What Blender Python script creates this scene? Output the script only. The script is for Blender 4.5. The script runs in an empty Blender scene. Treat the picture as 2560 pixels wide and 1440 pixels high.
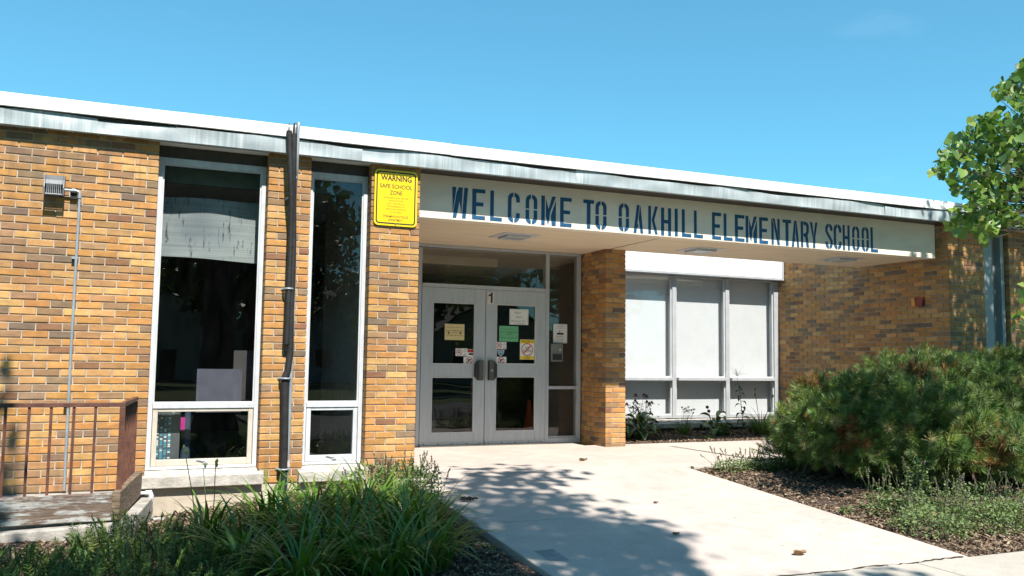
import bpy, bmesh, math, random
import numpy as np
from mathutils import Vector, Matrix

random.seed(7)
rng = np.random.default_rng(7)
SC = bpy.context.scene
COL = SC.collection
R = math.radians

# ------------------------------------------------------------------ camera, sky, sun, exposure
cam_d = bpy.data.cameras.new('camera')
cam = bpy.data.objects.new('camera', cam_d)
COL.objects.link(cam)
CAM = Vector((-1.18014, -8.93802, 1.06675))
F_PX = 2212.73
XR = Vector((0.91554, -0.40203, 0.01251)); XU = Vector((-0.04500, -0.07148, 0.99643)); XB = Vector((-0.39970, -0.91283, -0.08354))
cam.matrix_world = Matrix(((XR.x, XU.x, XB.x, CAM.x), (XR.y, XU.y, XB.y, CAM.y), (XR.z, XU.z, XB.z, CAM.z), (0, 0, 0, 1)))
cam_d.sensor_width = 36.0
cam_d.lens = 36.0 * F_PX / 2560.0
cam_d.clip_start = 0.05
cam_d.clip_end = 800
SC.camera = cam

SUN_EL = 52.8
world = bpy.data.worlds.new('World'); SC.world = world
world.use_nodes = True
wn = world.node_tree; wn.nodes.clear()
wo = wn.nodes.new('ShaderNodeOutputWorld'); wb = wn.nodes.new('ShaderNodeBackground')
sk = wn.nodes.new('ShaderNodeTexSky'); sk.sky_type = 'NISHITA'; sk.sun_disc = False
sk.sun_elevation = R(SUN_EL); sk.sun_rotation = R(178.8)
sk.air_density = 1.0; sk.dust_density = 0.0; sk.ozone_density = 1.4; sk.altitude = 600
mx = wn.nodes.new('ShaderNodeMix'); mx.data_type = 'RGBA'; mx.blend_type = 'MULTIPLY'; mx.inputs['Factor'].default_value = 1.0
mx.inputs[7].default_value = (0.55, 1.27, 1.40, 1)
gmw = wn.nodes.new('ShaderNodeGamma'); gmw.inputs['Gamma'].default_value = 0.75
wn.links.new(sk.outputs['Color'], gmw.inputs['Color']); wn.links.new(gmw.outputs['Color'], mx.inputs[6]); tcw = wn.nodes.new('ShaderNodeTexCoord'); mpw = wn.nodes.new('ShaderNodeMapping'); mpw.inputs['Scale'].default_value = (3.0, 3.0, 9.0)
nzw = wn.nodes.new('ShaderNodeTexNoise'); nzw.inputs['Scale'].default_value = 2.2; nzw.inputs['Detail'].default_value = 6
mrw = wn.nodes.new('ShaderNodeMapRange'); mrw.inputs[1].default_value = 0.66; mrw.inputs[2].default_value = 0.85; mrw.inputs[3].default_value = 0.0; mrw.inputs[4].default_value = 0.08
mcw = wn.nodes.new('ShaderNodeMix'); mcw.data_type = 'RGBA'; mcw.inputs[7].default_value = (4.6, 6.0, 7.0, 1)
wn.links.new(tcw.outputs['Generated'], mpw.inputs['Vector']); wn.links.new(mpw.outputs['Vector'], nzw.inputs['Vector']); wn.links.new(nzw.outputs['Fac'], mrw.inputs[0]); wn.links.new(mrw.outputs[0], mcw.inputs['Factor']); wn.links.new(mx.outputs[2], mcw.inputs[6])
wn.links.new(mcw.outputs[2], wb.inputs['Color'])
wb.inputs['Strength'].default_value = 0.10
wn.links.new(wb.outputs['Background'], wo.inputs['Surface'])

sun_d = bpy.data.lights.new('sun', 'SUN'); sun_d.energy = 4.6; sun_d.angle = R(0.53); sun_d.color = (1.0, 0.935, 0.85)
sun = bpy.data.objects.new('sun', sun_d); COL.objects.link(sun)
sun.rotation_euler = (R(90 - SUN_EL), 0, R(1.2))
sun.location = (0, -20, 30)
SC.view_settings.view_transform = 'Standard'
SC.view_settings.look = 'None'
SC.view_settings.exposure = 1.03
SC.view_settings.gamma = 1.0
SC.view_settings.use_curve_mapping = False

# ------------------------------------------------------------------ measuring: a photo pixel seen on a real plane
def ray(u, v):
    return XR * ((u - 1280) / F_PX) + XU * (-(v - 720) / F_PX) - XB
def on(axis, val, u, v):
    d = ray(u, v)
    return CAM + d * ((val - CAM[axis]) / d[axis])
def px(u, v, depth):
    return CAM + ray(u, v) * depth

# ------------------------------------------------------------------ materials
MATS = {}
def new_mat(name):
    m = bpy.data.materials.new(name); m.use_nodes = True
    nt = m.node_tree; nt.nodes.clear()
    out = nt.nodes.new('ShaderNodeOutputMaterial')
    return m, nt, out
def N(nt, typ, **kw):
    n = nt.nodes.new(typ)
    for k, v in kw.items():
        if k.startswith('i_'):
            key = k[2:]
            n.inputs[int(key) if key.isdigit() else key.replace('_', ' ')].default_value = v
        else: setattr(n, k, v)
    return n
def pos_node(nt, scale=(1, 1, 1)):
    g = N(nt, 'ShaderNodeNewGeometry')
    mp = N(nt, 'ShaderNodeMapping'); mp.inputs['Scale'].default_value = scale
    nt.links.new(g.outputs['Position'], mp.inputs['Vector'])
    return mp.outputs['Vector']
def ramp(nt, src, stops):
    r = N(nt, 'ShaderNodeValToRGB'); el = r.color_ramp.elements
    while len(el) < len(stops): el.new(0.5)
    for e, (p, c) in zip(el, stops):
        e.position = p; e.color = (c if len(c) == 4 else (*c, 1))
    nt.links.new(src, r.inputs['Fac']); return r.outputs['Color']
def mixc(nt, fac, a, b, mode='MIX'):
    m = N(nt, 'ShaderNodeMix', data_type='RGBA', blend_type=mode)
    for s, v in ((0, fac), (6, a), (7, b)):
        if hasattr(v, 'is_output') or isinstance(v, bpy.types.NodeSocket): nt.links.new(v, m.inputs[s])
        else: m.inputs[s].default_value = v if isinstance(v, (int, float)) else (*v[:3], 1)
    return m.outputs[2]
def noise(nt, vec, scale, detail=3, rough=0.55):
    n = N(nt, 'ShaderNodeTexNoise', i_Scale=scale, i_Detail=detail, i_Roughness=rough)
    nt.links.new(vec, n.inputs['Vector']); return n.outputs['Fac']
def bumpn(nt, h, strength, dist=0.01):
    b = N(nt, 'ShaderNodeBump', i_Strength=strength, i_Distance=dist)
    nt.links.new(h, b.inputs['Height']); return b.outputs['Normal']

def mat(name, col, rough=0.6, metal=0.0, var=0.12, scale=8, stretch=(1, 1, 1), bump=0.0, bscale=60, spec=0.5, sheen=0, subsurf=0, col2=None, thresh=(0.35, 0.65), bdist=0.01):
    if name in MATS: return MATS[name]
    m, nt, out = new_mat(name)
    p = N(nt, 'ShaderNodeBsdfPrincipled'); nt.links.new(p.outputs[0], out.inputs['Surface'])
    v = pos_node(nt, stretch)
    n = noise(nt, v, scale, 5)
    a = tuple(max(0, c * (1 - var)) for c in col); b = tuple(min(1, c * (1 + var)) for c in col)
    if col2: a, b = col, col2
    c = ramp(nt, n, [(thresh[0], a), (thresh[1], b)])
    nt.links.new(c, p.inputs['Base Color'])
    p.inputs['Roughness'].default_value = rough; p.inputs['Metallic'].default_value = metal
    p.inputs['Specular IOR Level'].default_value = spec
    if bump:
        h = noise(nt, v, bscale, 4)
        nt.links.new(bumpn(nt, h, bump, bdist), p.inputs['Normal'])
    MATS[name] = m
    return m

def leaf_mat(name, cols, rough=0.45, trans=0.25, spec=0.5):
    """foliage: per-island colour variation and some light through the leaf"""
    m, nt, out = new_mat(name)
    g = N(nt, 'ShaderNodeNewGeometry')
    k = len(cols)
    c = ramp(nt, g.outputs['Random Per Island'], [((i + 0.5) / k, cc) for i, cc in enumerate(cols)])
    p = N(nt, 'ShaderNodeBsdfPrincipled', i_Roughness=rough); p.inputs['Specular IOR Level'].default_value = spec
    nt.links.new(c, p.inputs['Base Color'])
    t = N(nt, 'ShaderNodeBsdfTranslucent')
    c2 = mixc(nt, 1.0, c, (1.3, 1.35, 0.5), 'MULTIPLY')
    nt.links.new(c2, t.inputs['Color'])
    ms = N(nt, 'ShaderNodeMixShader', i_Fac=trans)
    nt.links.new(p.outputs[0], ms.inputs[1]); nt.links.new(t.outputs[0], ms.inputs[2])
    nt.links.new(ms.outputs[0], out.inputs['Surface'])
    MATS[name] = m
    return m

def glass_mat(name, tint=(0.93, 0.945, 0.945), k=1.35, mesh=False):
    m, nt, out = new_mat(name)
    g = N(nt, 'ShaderNodeNewGeometry')
    fr = N(nt, 'ShaderNodeFresnel', i_IOR=1.5)
    mu = N(nt, 'ShaderNodeMath', operation='MULTIPLY', i_1=k); nt.links.new(fr.outputs[0], mu.inputs[0])
    inv = N(nt, 'ShaderNodeMath', operation='SUBTRACT', i_0=1.0); nt.links.new(g.outputs['Backfacing'], inv.inputs[1])
    mu2 = N(nt, 'ShaderNodeMath', operation='MULTIPLY', use_clamp=True); nt.links.new(mu.outputs[0], mu2.inputs[0]); nt.links.new(inv.outputs[0], mu2.inputs[1])
    tr = N(nt, 'ShaderNodeBsdfTransparent'); tr.inputs['Color'].default_value = (*tint, 1)
    gl = N(nt, 'ShaderNodeBsdfGlossy', i_Roughness=0.0); gl.inputs['Color'].default_value = (1, 1, 1, 1)
    wav = noise(nt, pos_node(nt), 1.3, 1)
    nt.links.new(bumpn(nt, wav, 0.05, 0.05), gl.inputs['Normal'])
    ms = N(nt, 'ShaderNodeMixShader'); nt.links.new(mu2.outputs[0], ms.inputs[0]); nt.links.new(tr.outputs[0], ms.inputs[1]); nt.links.new(gl.outputs[0], ms.inputs[2])
    last = ms.outputs[0]
    df = N(nt, 'ShaderNodeBsdfDiffuse'); df.inputs['Color'].default_value = (0.35, 0.35, 0.34, 1)
    m2 = N(nt, 'ShaderNodeMixShader')
    dust = noise(nt, pos_node(nt, (6, 6, 1.5)), 2.0, 4)
    d2 = N(nt, 'ShaderNodeMapRange', i_1=0.35, i_2=0.8, i_3=0.0, i_4=0.004); nt.links.new(dust, d2.inputs[0])
    nt.links.new(d2.outputs[0], m2.inputs[0]); nt.links.new(last, m2.inputs[1]); nt.links.new(df.outputs[0], m2.inputs[2])
    last = m2.outputs[0]
    if mesh:   # wire-reinforced safety glass: fine diagonal wires inside the pane
        sx = N(nt, 'ShaderNodeSeparateXYZ'); nt.links.new(pos_node(nt), sx.inputs[0])
        facs = []
        for sgn in (1, -1):
            a = N(nt, 'ShaderNodeMath', operation='MULTIPLY', i_1=float(sgn)); nt.links.new(sx.outputs['Z'], a.inputs[0])
            b = N(nt, 'ShaderNodeMath', operation='ADD'); nt.links.new(sx.outputs['X'], b.inputs[0]); nt.links.new(a.outputs[0], b.inputs[1])
            w = N(nt, 'ShaderNodeMath', operation='PINGPONG', i_1=0.0125); nt.links.new(b.outputs[0], w.inputs[0])
            l = N(nt, 'ShaderNodeMath', operation='LESS_THAN', i_1=0.0005); nt.links.new(w.outputs[0], l.inputs[0])
            facs.append(l.outputs[0])
        mxx = N(nt, 'ShaderNodeMath', operation='MAXIMUM'); nt.links.new(facs[0], mxx.inputs[0]); nt.links.new(facs[1], mxx.inputs[1])
        wire = N(nt, 'ShaderNodeBsdfDiffuse'); wire.inputs['Color'].default_value = (0.2, 0.19, 0.17, 1)
        m3 = N(nt, 'ShaderNodeMixShader'); nt.links.new(mxx.outputs[0], m3.inputs[0]); nt.links.new(last, m3.inputs[1]); nt.links.new(wire.outputs[0], m3.inputs[2])
        last = m3.outputs[0]
    nt.links.new(last, out.inputs['Surface'])
    MATS[name] = m
    return m

def brick_mat(name, mode):
    m, nt, out = new_mat(name)
    p = N(nt, 'ShaderNodeBsdfPrincipled', i_Roughness=0.78); nt.links.new(p.outputs[0], out.inputs['Surface'])
    p.inputs['Specular IOR Level'].default_value = 0.35
    if mode == 'object':
        base = N(nt, 'ShaderNodeObjectInfo').outputs['Color']
    else:
        base = N(nt, 'ShaderNodeAttribute', attribute_name='tint').outputs['Color']
    v = pos_node(nt)
    vs = pos_node(nt, (1, 1, 2.2))
    n1 = noise(nt, vs, 9, 4)
    m1 = ramp(nt, n1, [(0.3, (0.80, 0.78, 0.76)), (0.7, (1.18, 1.16, 1.10))])
    c = mixc(nt, 1.0, base, m1, 'MULTIPLY')
    # iron spots
    vor = N(nt, 'ShaderNodeTexVoronoi', i_Scale=120.0); nt.links.new(v, vor.inputs['Vector'])
    n3 = noise(nt, v, 30, 2)
    s = N(nt, 'ShaderNodeMath', operation='LESS_THAN', i_1=0.24); nt.links.new(vor.outputs['Distance'], s.inputs[0])
    s2 = N(nt, 'ShaderNodeMath', operation='GREATER_THAN', i_1=0.55); nt.links.new(n3, s2.inputs[0])
    sm = N(nt, 'ShaderNodeMath', operation='MULTIPLY'); nt.links.new(s.outputs[0], sm.inputs[0]); nt.links.new(s2.outputs[0], sm.inputs[1])
    sm2 = N(nt, 'ShaderNodeMath', operation='MULTIPLY', i_1=0.7); nt.links.new(sm.outputs[0], sm2.inputs[0])
    c = mixc(nt, sm2.outputs[0], c, (0.06, 0.035, 0.02))
    # pale efflorescence flecks
    vor2 = N(nt, 'ShaderNodeTexVoronoi', i_Scale=70.0); nt.links.new(v, vor2.inputs['Vector'])
    e = N(nt, 'ShaderNodeMath', operation='LESS_THAN', i_1=0.10); nt.links.new(vor2.outputs['Distance'], e.inputs[0])
    e2 = N(nt, 'ShaderNodeMath', operation='MULTIPLY', i_1=0.35); nt.links.new(e.outputs[0], e2.inputs[0])
    c = mixc(nt, e2.outputs[0], c, (0.5, 0.42, 0.32))
    # grime drifting over courses
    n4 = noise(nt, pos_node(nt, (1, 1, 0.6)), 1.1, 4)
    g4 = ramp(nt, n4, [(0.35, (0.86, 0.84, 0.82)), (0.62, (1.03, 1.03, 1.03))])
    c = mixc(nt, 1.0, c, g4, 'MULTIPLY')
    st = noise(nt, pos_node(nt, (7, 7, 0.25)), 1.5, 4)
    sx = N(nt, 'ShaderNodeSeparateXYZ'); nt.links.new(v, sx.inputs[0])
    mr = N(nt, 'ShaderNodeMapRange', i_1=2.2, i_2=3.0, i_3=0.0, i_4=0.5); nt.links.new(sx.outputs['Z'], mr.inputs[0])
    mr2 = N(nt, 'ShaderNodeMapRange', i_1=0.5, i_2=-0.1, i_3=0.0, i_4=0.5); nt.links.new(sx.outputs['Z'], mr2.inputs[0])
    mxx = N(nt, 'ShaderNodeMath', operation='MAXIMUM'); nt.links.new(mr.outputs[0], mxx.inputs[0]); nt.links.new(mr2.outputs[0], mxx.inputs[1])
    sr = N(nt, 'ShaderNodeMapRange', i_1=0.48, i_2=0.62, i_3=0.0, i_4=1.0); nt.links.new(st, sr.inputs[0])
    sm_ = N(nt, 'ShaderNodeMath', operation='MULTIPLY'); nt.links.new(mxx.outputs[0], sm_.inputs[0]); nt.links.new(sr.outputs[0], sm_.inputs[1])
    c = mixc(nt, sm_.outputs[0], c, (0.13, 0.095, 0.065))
    nt.links.new(c, p.inputs['Base Color'])
    h = noise(nt, v, 150, 4)
    nt.links.new(bumpn(nt, h, 0.55, 0.004), p.inputs['Normal'])
    MATS[name] = m
    return m

M_BRICK_O = brick_mat('brick_object', 'object')
M_BRICK_A = brick_mat('brick_field', 'attr')
M_MORTAR = mat('mortar', (0.40, 0.345, 0.275), 0.95, var=0.18, scale=14, bump=0.5, bscale=160, bdist=0.004)
M_WHITE = mat('white_painted_metal', (0.80, 0.80, 0.79), 0.45, var=0.03, scale=3)
M_ALU = mat('aluminium_frame', (0.50, 0.515, 0.53), 0.42, 0.0, var=0.07, scale=6, stretch=(3, 3, 1))
M_ALU_D = mat('aluminium_door', (0.42, 0.455, 0.49), 0.38, 0.15, var=0.06, scale=5, stretch=(6, 6, 0.6))
M_ALU_W = mat('weathered_white_frame', (0.50, 0.525, 0.555), 0.5, var=0.09, scale=9, stretch=(2, 2, 0.7))
M_BEIGE = mat('beige_sash', (0.50, 0.46, 0.39), 0.5, var=0.08, scale=12)
M_STONE = mat('precast_sill', (0.42, 0.395, 0.355), 0.9, var=0.28, scale=9, bump=0.5, bscale=50, stretch=(1, 1, 1.5))
M_FOUND = mat('foundation_concrete', (0.46, 0.40, 0.32), 0.95, var=0.14, scale=5, bump=0.35, bscale=40)
M_CONC_CURB = mat('curb_concrete', (0.33, 0.31, 0.28), 0.95, var=0.25, scale=9, bump=0.6, bscale=60)
M_SOFFIT = mat('painted_soffit', (0.74, 0.61, 0.44), 0.85, var=0.06, scale=3, stretch=(0.6, 3, 1), bump=0.25, bscale=9, bdist=0.02)
M_BEAM = mat('cream_stucco', (0.79, 0.70, 0.58), 0.9, var=0.07, scale=2.5, stretch=(1, 1, 2.5), bump=0.3, bscale=70)
M_BLUE = mat('blue_sign_paint', (0.004, 0.07, 0.165), 0.55, var=0.12, scale=14)
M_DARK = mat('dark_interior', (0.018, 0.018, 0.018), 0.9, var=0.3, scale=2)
M_BLACK = mat('black_rubber', (0.012, 0.012, 0.012), 0.7, var=0.4, scale=14, bump=0.4, bscale=40)
M_BLACKP = mat('black_plastic', (0.02, 0.02, 0.022), 0.45, var=0.2, scale=10)
M_BRONZE = mat('dark_bronze_trim', (0.045, 0.035, 0.028), 0.5, var=0.2, scale=20)
M_GALV = mat('galvanised_conduit', (0.33, 0.37, 0.41), 0.42, 0.35, var=0.14, scale=18, stretch=(2, 2, 0.5))
M_STEEL = mat('brushed_steel', (0.30, 0.28, 0.25), 0.4, 0.8, var=0.08, scale=20)
M_RUST = mat('rust_brown_paint', (0.105, 0.042, 0.026), 0.55, var=0.3, scale=16, bump=0.3, bscale=90)
M_YEL = mat('yellow_sign', (0.80, 0.56, 0.004), 0.42, var=0.025, scale=6)
M_INK = mat('black_ink', (0.012, 0.012, 0.014), 0.5, var=0.2, scale=20)
M_INKB = mat('brown_thin_ink', (0.19, 0.12, 0.012), 0.5, var=0.1, scale=20)
M_PAPER = mat('white_paper', (0.68, 0.71, 0.70), 0.8, var=0.04, scale=12)
M_PAPER_Y = mat('yellow_paper', (0.62, 0.53, 0.27), 0.8, var=0.04, scale=12)
M_PAPER_G = mat('green_paper', (0.13, 0.42, 0.22), 0.8, var=0.04, scale=12)
M_RED = mat('red_print', (0.45, 0.03, 0.025), 0.5, var=0.06, scale=20)
M_YPRINT = mat('yellow_print', (0.75, 0.55, 0.02), 0.6, var=0.04, scale=20)
M_BPRINT = mat('blue_print', (0.04, 0.20, 0.42), 0.6, var=0.1, scale=20)
M_BLUE_T = mat('blue_glazed_plastic', (0.01, 0.21, 0.55), 0.35, var=0.1, scale=12)
M_BLIND = mat('white_blind', (0.66, 0.66, 0.68), 0.85, var=0.025, scale=4)
M_GREYP = mat('handle_grey', (0.085, 0.082, 0.075), 0.5, 0.2, var=0.15, scale=30)
M_GLASS = glass_mat('window_glass')
M_WIRE = glass_mat('wired_glass', mesh=True)
M_BARK = mat('bark', (0.075, 0.055, 0.042), 0.95, var=0.45, scale=14, stretch=(3, 3, 0.6), bump=0.8, bscale=40)
M_TWIG = mat('dark_twig', (0.05, 0.036, 0.026), 0.9, var=0.3, scale=30)
M_WING = mat('grey_green_panel', (0.27, 0.32, 0.33), 0.5, var=0.05, scale=4)

# sheet-metal fascia with run-off streaks
m, nt, out = new_mat('streaked_sheet_metal')
p = N(nt, 'ShaderNodeBsdfPrincipled', i_Roughness=0.4, i_Metallic=0.1); nt.links.new(p.outputs[0], out.inputs['Surface'])
n1 = noise(nt, pos_node(nt, (26, 1, 0.5)), 1.0, 5, 0.65); n2 = noise(nt, pos_node(nt, (1.2, 1, 0.2)), 1.0, 3); n3 = noise(nt, pos_node(nt, (3, 1, 3)), 2.0, 4)
c1 = ramp(nt, n1, [(0.36, (0.30, 0.355, 0.38)), (0.58, (0.44, 0.50, 0.52)), (0.72, (0.68, 0.71, 0.72))])
c2 = ramp(nt, n3, [(0.3, (0.26, 0.31, 0.335)), (0.7, (0.42, 0.465, 0.485))])
f = ramp(nt, n2, [(0.40, (0.12, 0.12, 0.12)), (0.56, (1, 1, 1))])
nt.links.new(mixc(nt, f, c2, c1), p.inputs['Base Color'])
nt.links.new(bumpn(nt, n3, 0.15, 0.02), p.inputs['Normal'])
M_SHEET = m
# weathered plank paint, with extra dark blotches in place of dappled tree shade
m, nt, out = new_mat('weathered_shaded_timber')
p = N(nt, 'ShaderNodeBsdfPrincipled', i_Roughness=0.9); nt.links.new(p.outputs[0], out.inputs['Surface'])
n1 = noise(nt, pos_node(nt, (3.2, 3.2, 24)), 1.6, 6, 0.7); n2 = noise(nt, pos_node(nt, (2.2, 2.2, 5)), 1.4, 4); n3 = noise(nt, pos_node(nt, (4, 4, 60)), 2, 4)
wood = ramp(nt, n3, [(0.3, (0.085, 0.055, 0.04)), (0.7, (0.17, 0.125, 0.095))])
paint = ramp(nt, n2, [(0.35, (0.19, 0.19, 0.185)), (0.65, (0.42, 0.43, 0.41))])
ad = N(nt, 'ShaderNodeMath', operation='ADD'); nt.links.new(n1, ad.inputs[0]); nt.links.new(n2, ad.inputs[1])
f = ramp(nt, ad.outputs[0], [(0.47, (0, 0, 0)), (0.53, (1, 1, 1))])
f.node.color_ramp.elements[0].position = 0.99 / 2; f.node.color_ramp.elements[1].position = 1.13 / 2
hf = N(nt, 'ShaderNodeMath', operation='MULTIPLY', i_1=0.5); nt.links.new(ad.outputs[0], hf.inputs[0]); nt.links.new(hf.outputs[0], f.node.inputs['Fac'])
nt.links.new(mixc(nt, f, wood, paint), p.inputs['Base Color'])
nt.links.new(bumpn(nt, n1, 0.8, 0.01), p.inputs['Normal'])
M_PLANK = m
M_PLANK_B = mat('bare_timber', (0.10, 0.066, 0.042), 0.95, scale=2, stretch=(4, 4, 40), col2=(0.25, 0.185, 0.125), bump=0.8, bscale=3)
# concrete paving
def concrete_mat(name, base, dark):
    m, nt, out = new_mat(name)
    p = N(nt, 'ShaderNodeBsdfPrincipled', i_Roughness=0.9); nt.links.new(p.outputs[0], out.inputs['Surface'])
    p.inputs['Specular IOR Level'].default_value = 0.3
    v = pos_node(nt)
    n1 = noise(nt, v, 0.9, 5); n2 = noise(nt, v, 120, 3); n3 = noise(nt, v, 6, 5)
    c = ramp(nt, n1, [(0.3, dark), (0.7, base)])
    c = mixc(nt, 1.0, c, ramp(nt, n3, [(0.3, (0.90, 0.89, 0.87)), (0.7, (1.06, 1.05, 1.04))]), 'MULTIPLY')
    c = mixc(nt, 1.0, c, ramp(nt, n2, [(0.25, (0.80, 0.79, 0.78)), (0.5, (1, 1, 1)), (0.8, (1.1, 1.1, 1.1))]), 'MULTIPLY')
    vor = N(nt, 'ShaderNodeTexVoronoi', i_Scale=4.3); nt.links.new(v, vor.inputs['Vector'])
    s = N(nt, 'ShaderNodeMath', operation='LESS_THAN', i_1=0.045); nt.links.new(vor.outputs['Distance'], s.inputs[0])
    s2 = N(nt, 'ShaderNodeMath', operation='MULTIPLY', i_1=0.75); nt.links.new(s.outputs[0], s2.inputs[0])
    c = mixc(nt, s2.outputs[0], c, (0.12, 0.10, 0.08))
    nt.links.new(c, p.inputs['Base Color'])
    nt.links.new(bumpn(nt, n2, 0.25, 0.004), p.inputs['Normal'])
    MATS[name] = m
    return m
M_SLAB = concrete_mat('walk_concrete', (0.50, 0.44, 0.40), (0.42, 0.37, 0.335))
M_SLAB2 = concrete_mat('sidewalk_concrete', (0.45, 0.42, 0.37), (0.38, 0.355, 0.315))
M_PATCHD = mat('dark_stain', (0.23, 0.235, 0.24), 0.85, var=0.2, scale=14)
M_PATCHL = mat('pale_stain', (0.40, 0.37, 0.325), 0.9, var=0.12, scale=16)
M_SOIL = mat('dark_soil', (0.055, 0.038, 0.026), 1.0, var=0.4, scale=9, bump=0.8, bscale=40, bdist=0.03)
M_GRASS_G = mat('lawn_soil', (0.07, 0.10, 0.03), 1.0, var=0.35, scale=3, bump=0.6, bscale=60, bdist=0.03)
M_ROAD = mat('asphalt', (0.10, 0.10, 0.10), 0.9, var=0.3, scale=1.2, bump=0.4, bscale=90)
M_CHIP = leaf_mat('wood_chips', [(0.07, 0.045, 0.03), (0.15, 0.10, 0.068), (0.23, 0.165, 0.115), (0.10, 0.064, 0.044), (0.36, 0.28, 0.20), (0.18, 0.125, 0.085)], rough=0.95, trans=0.0, spec=0.2)

# ------------------------------------------------------------------ objects, names, labels
def tag(o, label=None, cat=None, group=None, kind=None):
    if label: o['label'] = label
    if cat: o['category'] = cat
    if group: o['group'] = group
    if kind: o['kind'] = kind
    return o
def empty(name, loc=(0, 0, 0), label=None, cat=None, group=None, kind=None):
    o = bpy.data.objects.new(name, None); o.empty_display_size = 0.2
    o.location = loc; COL.objects.link(o)
    return tag(o, label, cat, group, kind)
def link_mesh(name, me, mats, parent=None):
    if not isinstance(mats, (list, tuple)): mats = [mats]
    if not me.materials:
        for mm in mats: me.materials.append(mm)
    o = bpy.data.objects.new(name, me); COL.objects.link(o)
    if parent is not None:
        o.parent = parent
        w = Vector(parent.location) if parent.parent is None else Vector(parent.location) + Vector(parent.parent.location)
        o.location = -w           # meshes are written in world coordinates; parents are never rotated
    return o
def np_mesh(name, V, Fc, mats, parent=None, midx=None, smooth=False, tint=None):
    V = np.asarray(V, dtype=np.float32).reshape(-1, 3)
    me = bpy.data.meshes.new(name)
    me.vertices.add(len(V)); me.vertices.foreach_set('co', V.ravel())
    k = Fc.shape[1]; n = len(Fc)
    me.loops.add(n * k); me.polygons.add(n)
    me.polygons.foreach_set('loop_start', np.arange(0, n * k, k, dtype=np.int32))
    me.loops.foreach_set('vertex_index', Fc.astype(np.int32).ravel())
    if midx is not None: me.polygons.foreach_set('material_index', np.asarray(midx, dtype=np.int32))
    me.polygons.foreach_set('use_smooth', np.full(n, bool(smooth)))
    me.update(calc_edges=True)
    if tint is not None:
        a = me.attributes.new('tint', 'FLOAT_COLOR', 'POINT'); a.data.foreach_set('color', np.asarray(tint, dtype=np.float32).ravel())
    return link_mesh(name, me, mats, parent)

class MB:
    def __init__(s): s.v = []; s.f = []; s.m = []; s.sm = []
    def add(s, vs, fs, mi=0, smooth=False):
        o = len(s.v); s.v += [tuple(v) for v in vs]
        for f in fs: s.f.append(tuple(i + o for i in f)); s.m.append(mi); s.sm.append(smooth)
        return s
    def box(s, x0, x1, y0, y1, z0, z1, mi=0):
        x0, x1 = min(x0, x1), max(x0, x1); y0, y1 = min(y0, y1), max(y0, y1); z0, z1 = min(z0, z1), max(z0, z1)
        vs = [(x0, y0, z0), (x1, y0, z0), (x1, y1, z0), (x0, y1, z0), (x0, y0, z1), (x1, y0, z1), (x1, y1, z1), (x0, y1, z1)]
        return s.add(vs, [(0, 3, 2, 1), (4, 5, 6, 7), (0, 1, 5, 4), (1, 2, 6, 5), (2, 3, 7, 6), (3, 0, 4, 7)], mi)
    def hexa(s, b, t, mi=0):      # four bottom points (ccw from above), four top points
        return s.add(list(b) + list(t), [(3, 2, 1, 0), (4, 5, 6, 7), (0, 1, 5, 4), (1, 2, 6, 5), (2, 3, 7, 6), (3, 0, 4, 7)], mi)
    def tube(s, pts, r, n=8, mi=0, cap=True):
        pts = [Vector(p) for p in pts]
        rs = r if isinstance(r, (list, tuple)) else [r] * len(pts)
        rings = []; prev = None
        for i, p in enumerate(pts):
            a = pts[max(i - 1, 0)]; b = pts[min(i + 1, len(pts) - 1)]
            d = (b - a).normalized()
            if prev is None:
                t = Vector((0, 0, 1)) if abs(d.z) < 0.9 else Vector((1, 0, 0)); x = d.cross(t).normalized()
            else: x = (prev - d * prev.dot(d)).normalized()
            prev = x; y = d.cross(x)
            rings.append([p + (x * math.cos(2 * math.pi * k / n) + y * math.sin(2 * math.pi * k / n)) * rs[i] for k in range(n)])
        vs = [v for rg in rings for v in rg]; fs = []
        for i in range(len(rings) - 1):
            for k in range(n):
                fs.append((i * n + k, i * n + (k + 1) % n, (i + 1) * n + (k + 1) % n, (i + 1) * n + k))
        s.add(vs, fs, mi, True)
        if cap:
            o = (len(rings) - 1) * n
            s.add(rings[0], [tuple(range(n))[::-1]], mi); s.add(rings[-1], [tuple(range(n))], mi)
        return s
    def prism(s, poly, y0, y1, mi=0):      # polygon in X,Z extruded along Y
        n = len(poly)
        vs = [(x, y0, z) for x, z in poly] + [(x, y1, z) for x, z in poly]
        fs = [tuple(range(n)), tuple(range(2 * n - 1, n - 1, -1))] + [(i, i + n, (i + 1) % n + n, (i + 1) % n) for i in range(n)]
        return s.add(vs, fs, mi)
    def prismx(s, poly, x0, x1, mi=0):     # polygon in Y,Z extruded along X
        n = len(poly)
        vs = [(x0, y, z) for y, z in poly] + [(x1, y, z) for y, z in poly]
        fs = [tuple(range(n)), tuple(range(2 * n - 1, n - 1, -1))] + [(i, i + n, (i + 1) % n + n, (i + 1) % n) for i in range(n)]
        return s.add(vs, fs, mi)
    def build(s, name, mats, parent=None, bevel=0, fix=True):
        me = bpy.data.meshes.new(name); me.from_pydata(s.v, [], s.f)
        me.polygons.foreach_set('material_index', s.m); me.polygons.foreach_set('use_smooth', s.sm)
        if fix:
            bm = bmesh.new(); bm.from_mesh(me); bmesh.ops.recalc_face_normals(bm, faces=bm.faces); bm.to_mesh(me); bm.free()
        me.update()
        o = link_mesh(name, me, mats, parent)
        if bevel:
            b = o.modifiers.new('bevel', 'BEVEL'); b.width = bevel; b.segments = 2; b.limit_method = 'ANGLE'; b.angle_limit = R(40)
        return o
def bx(name, m, parent, *a, bevel=0): return MB().box(*a).build(name, m, parent, bevel)

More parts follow.
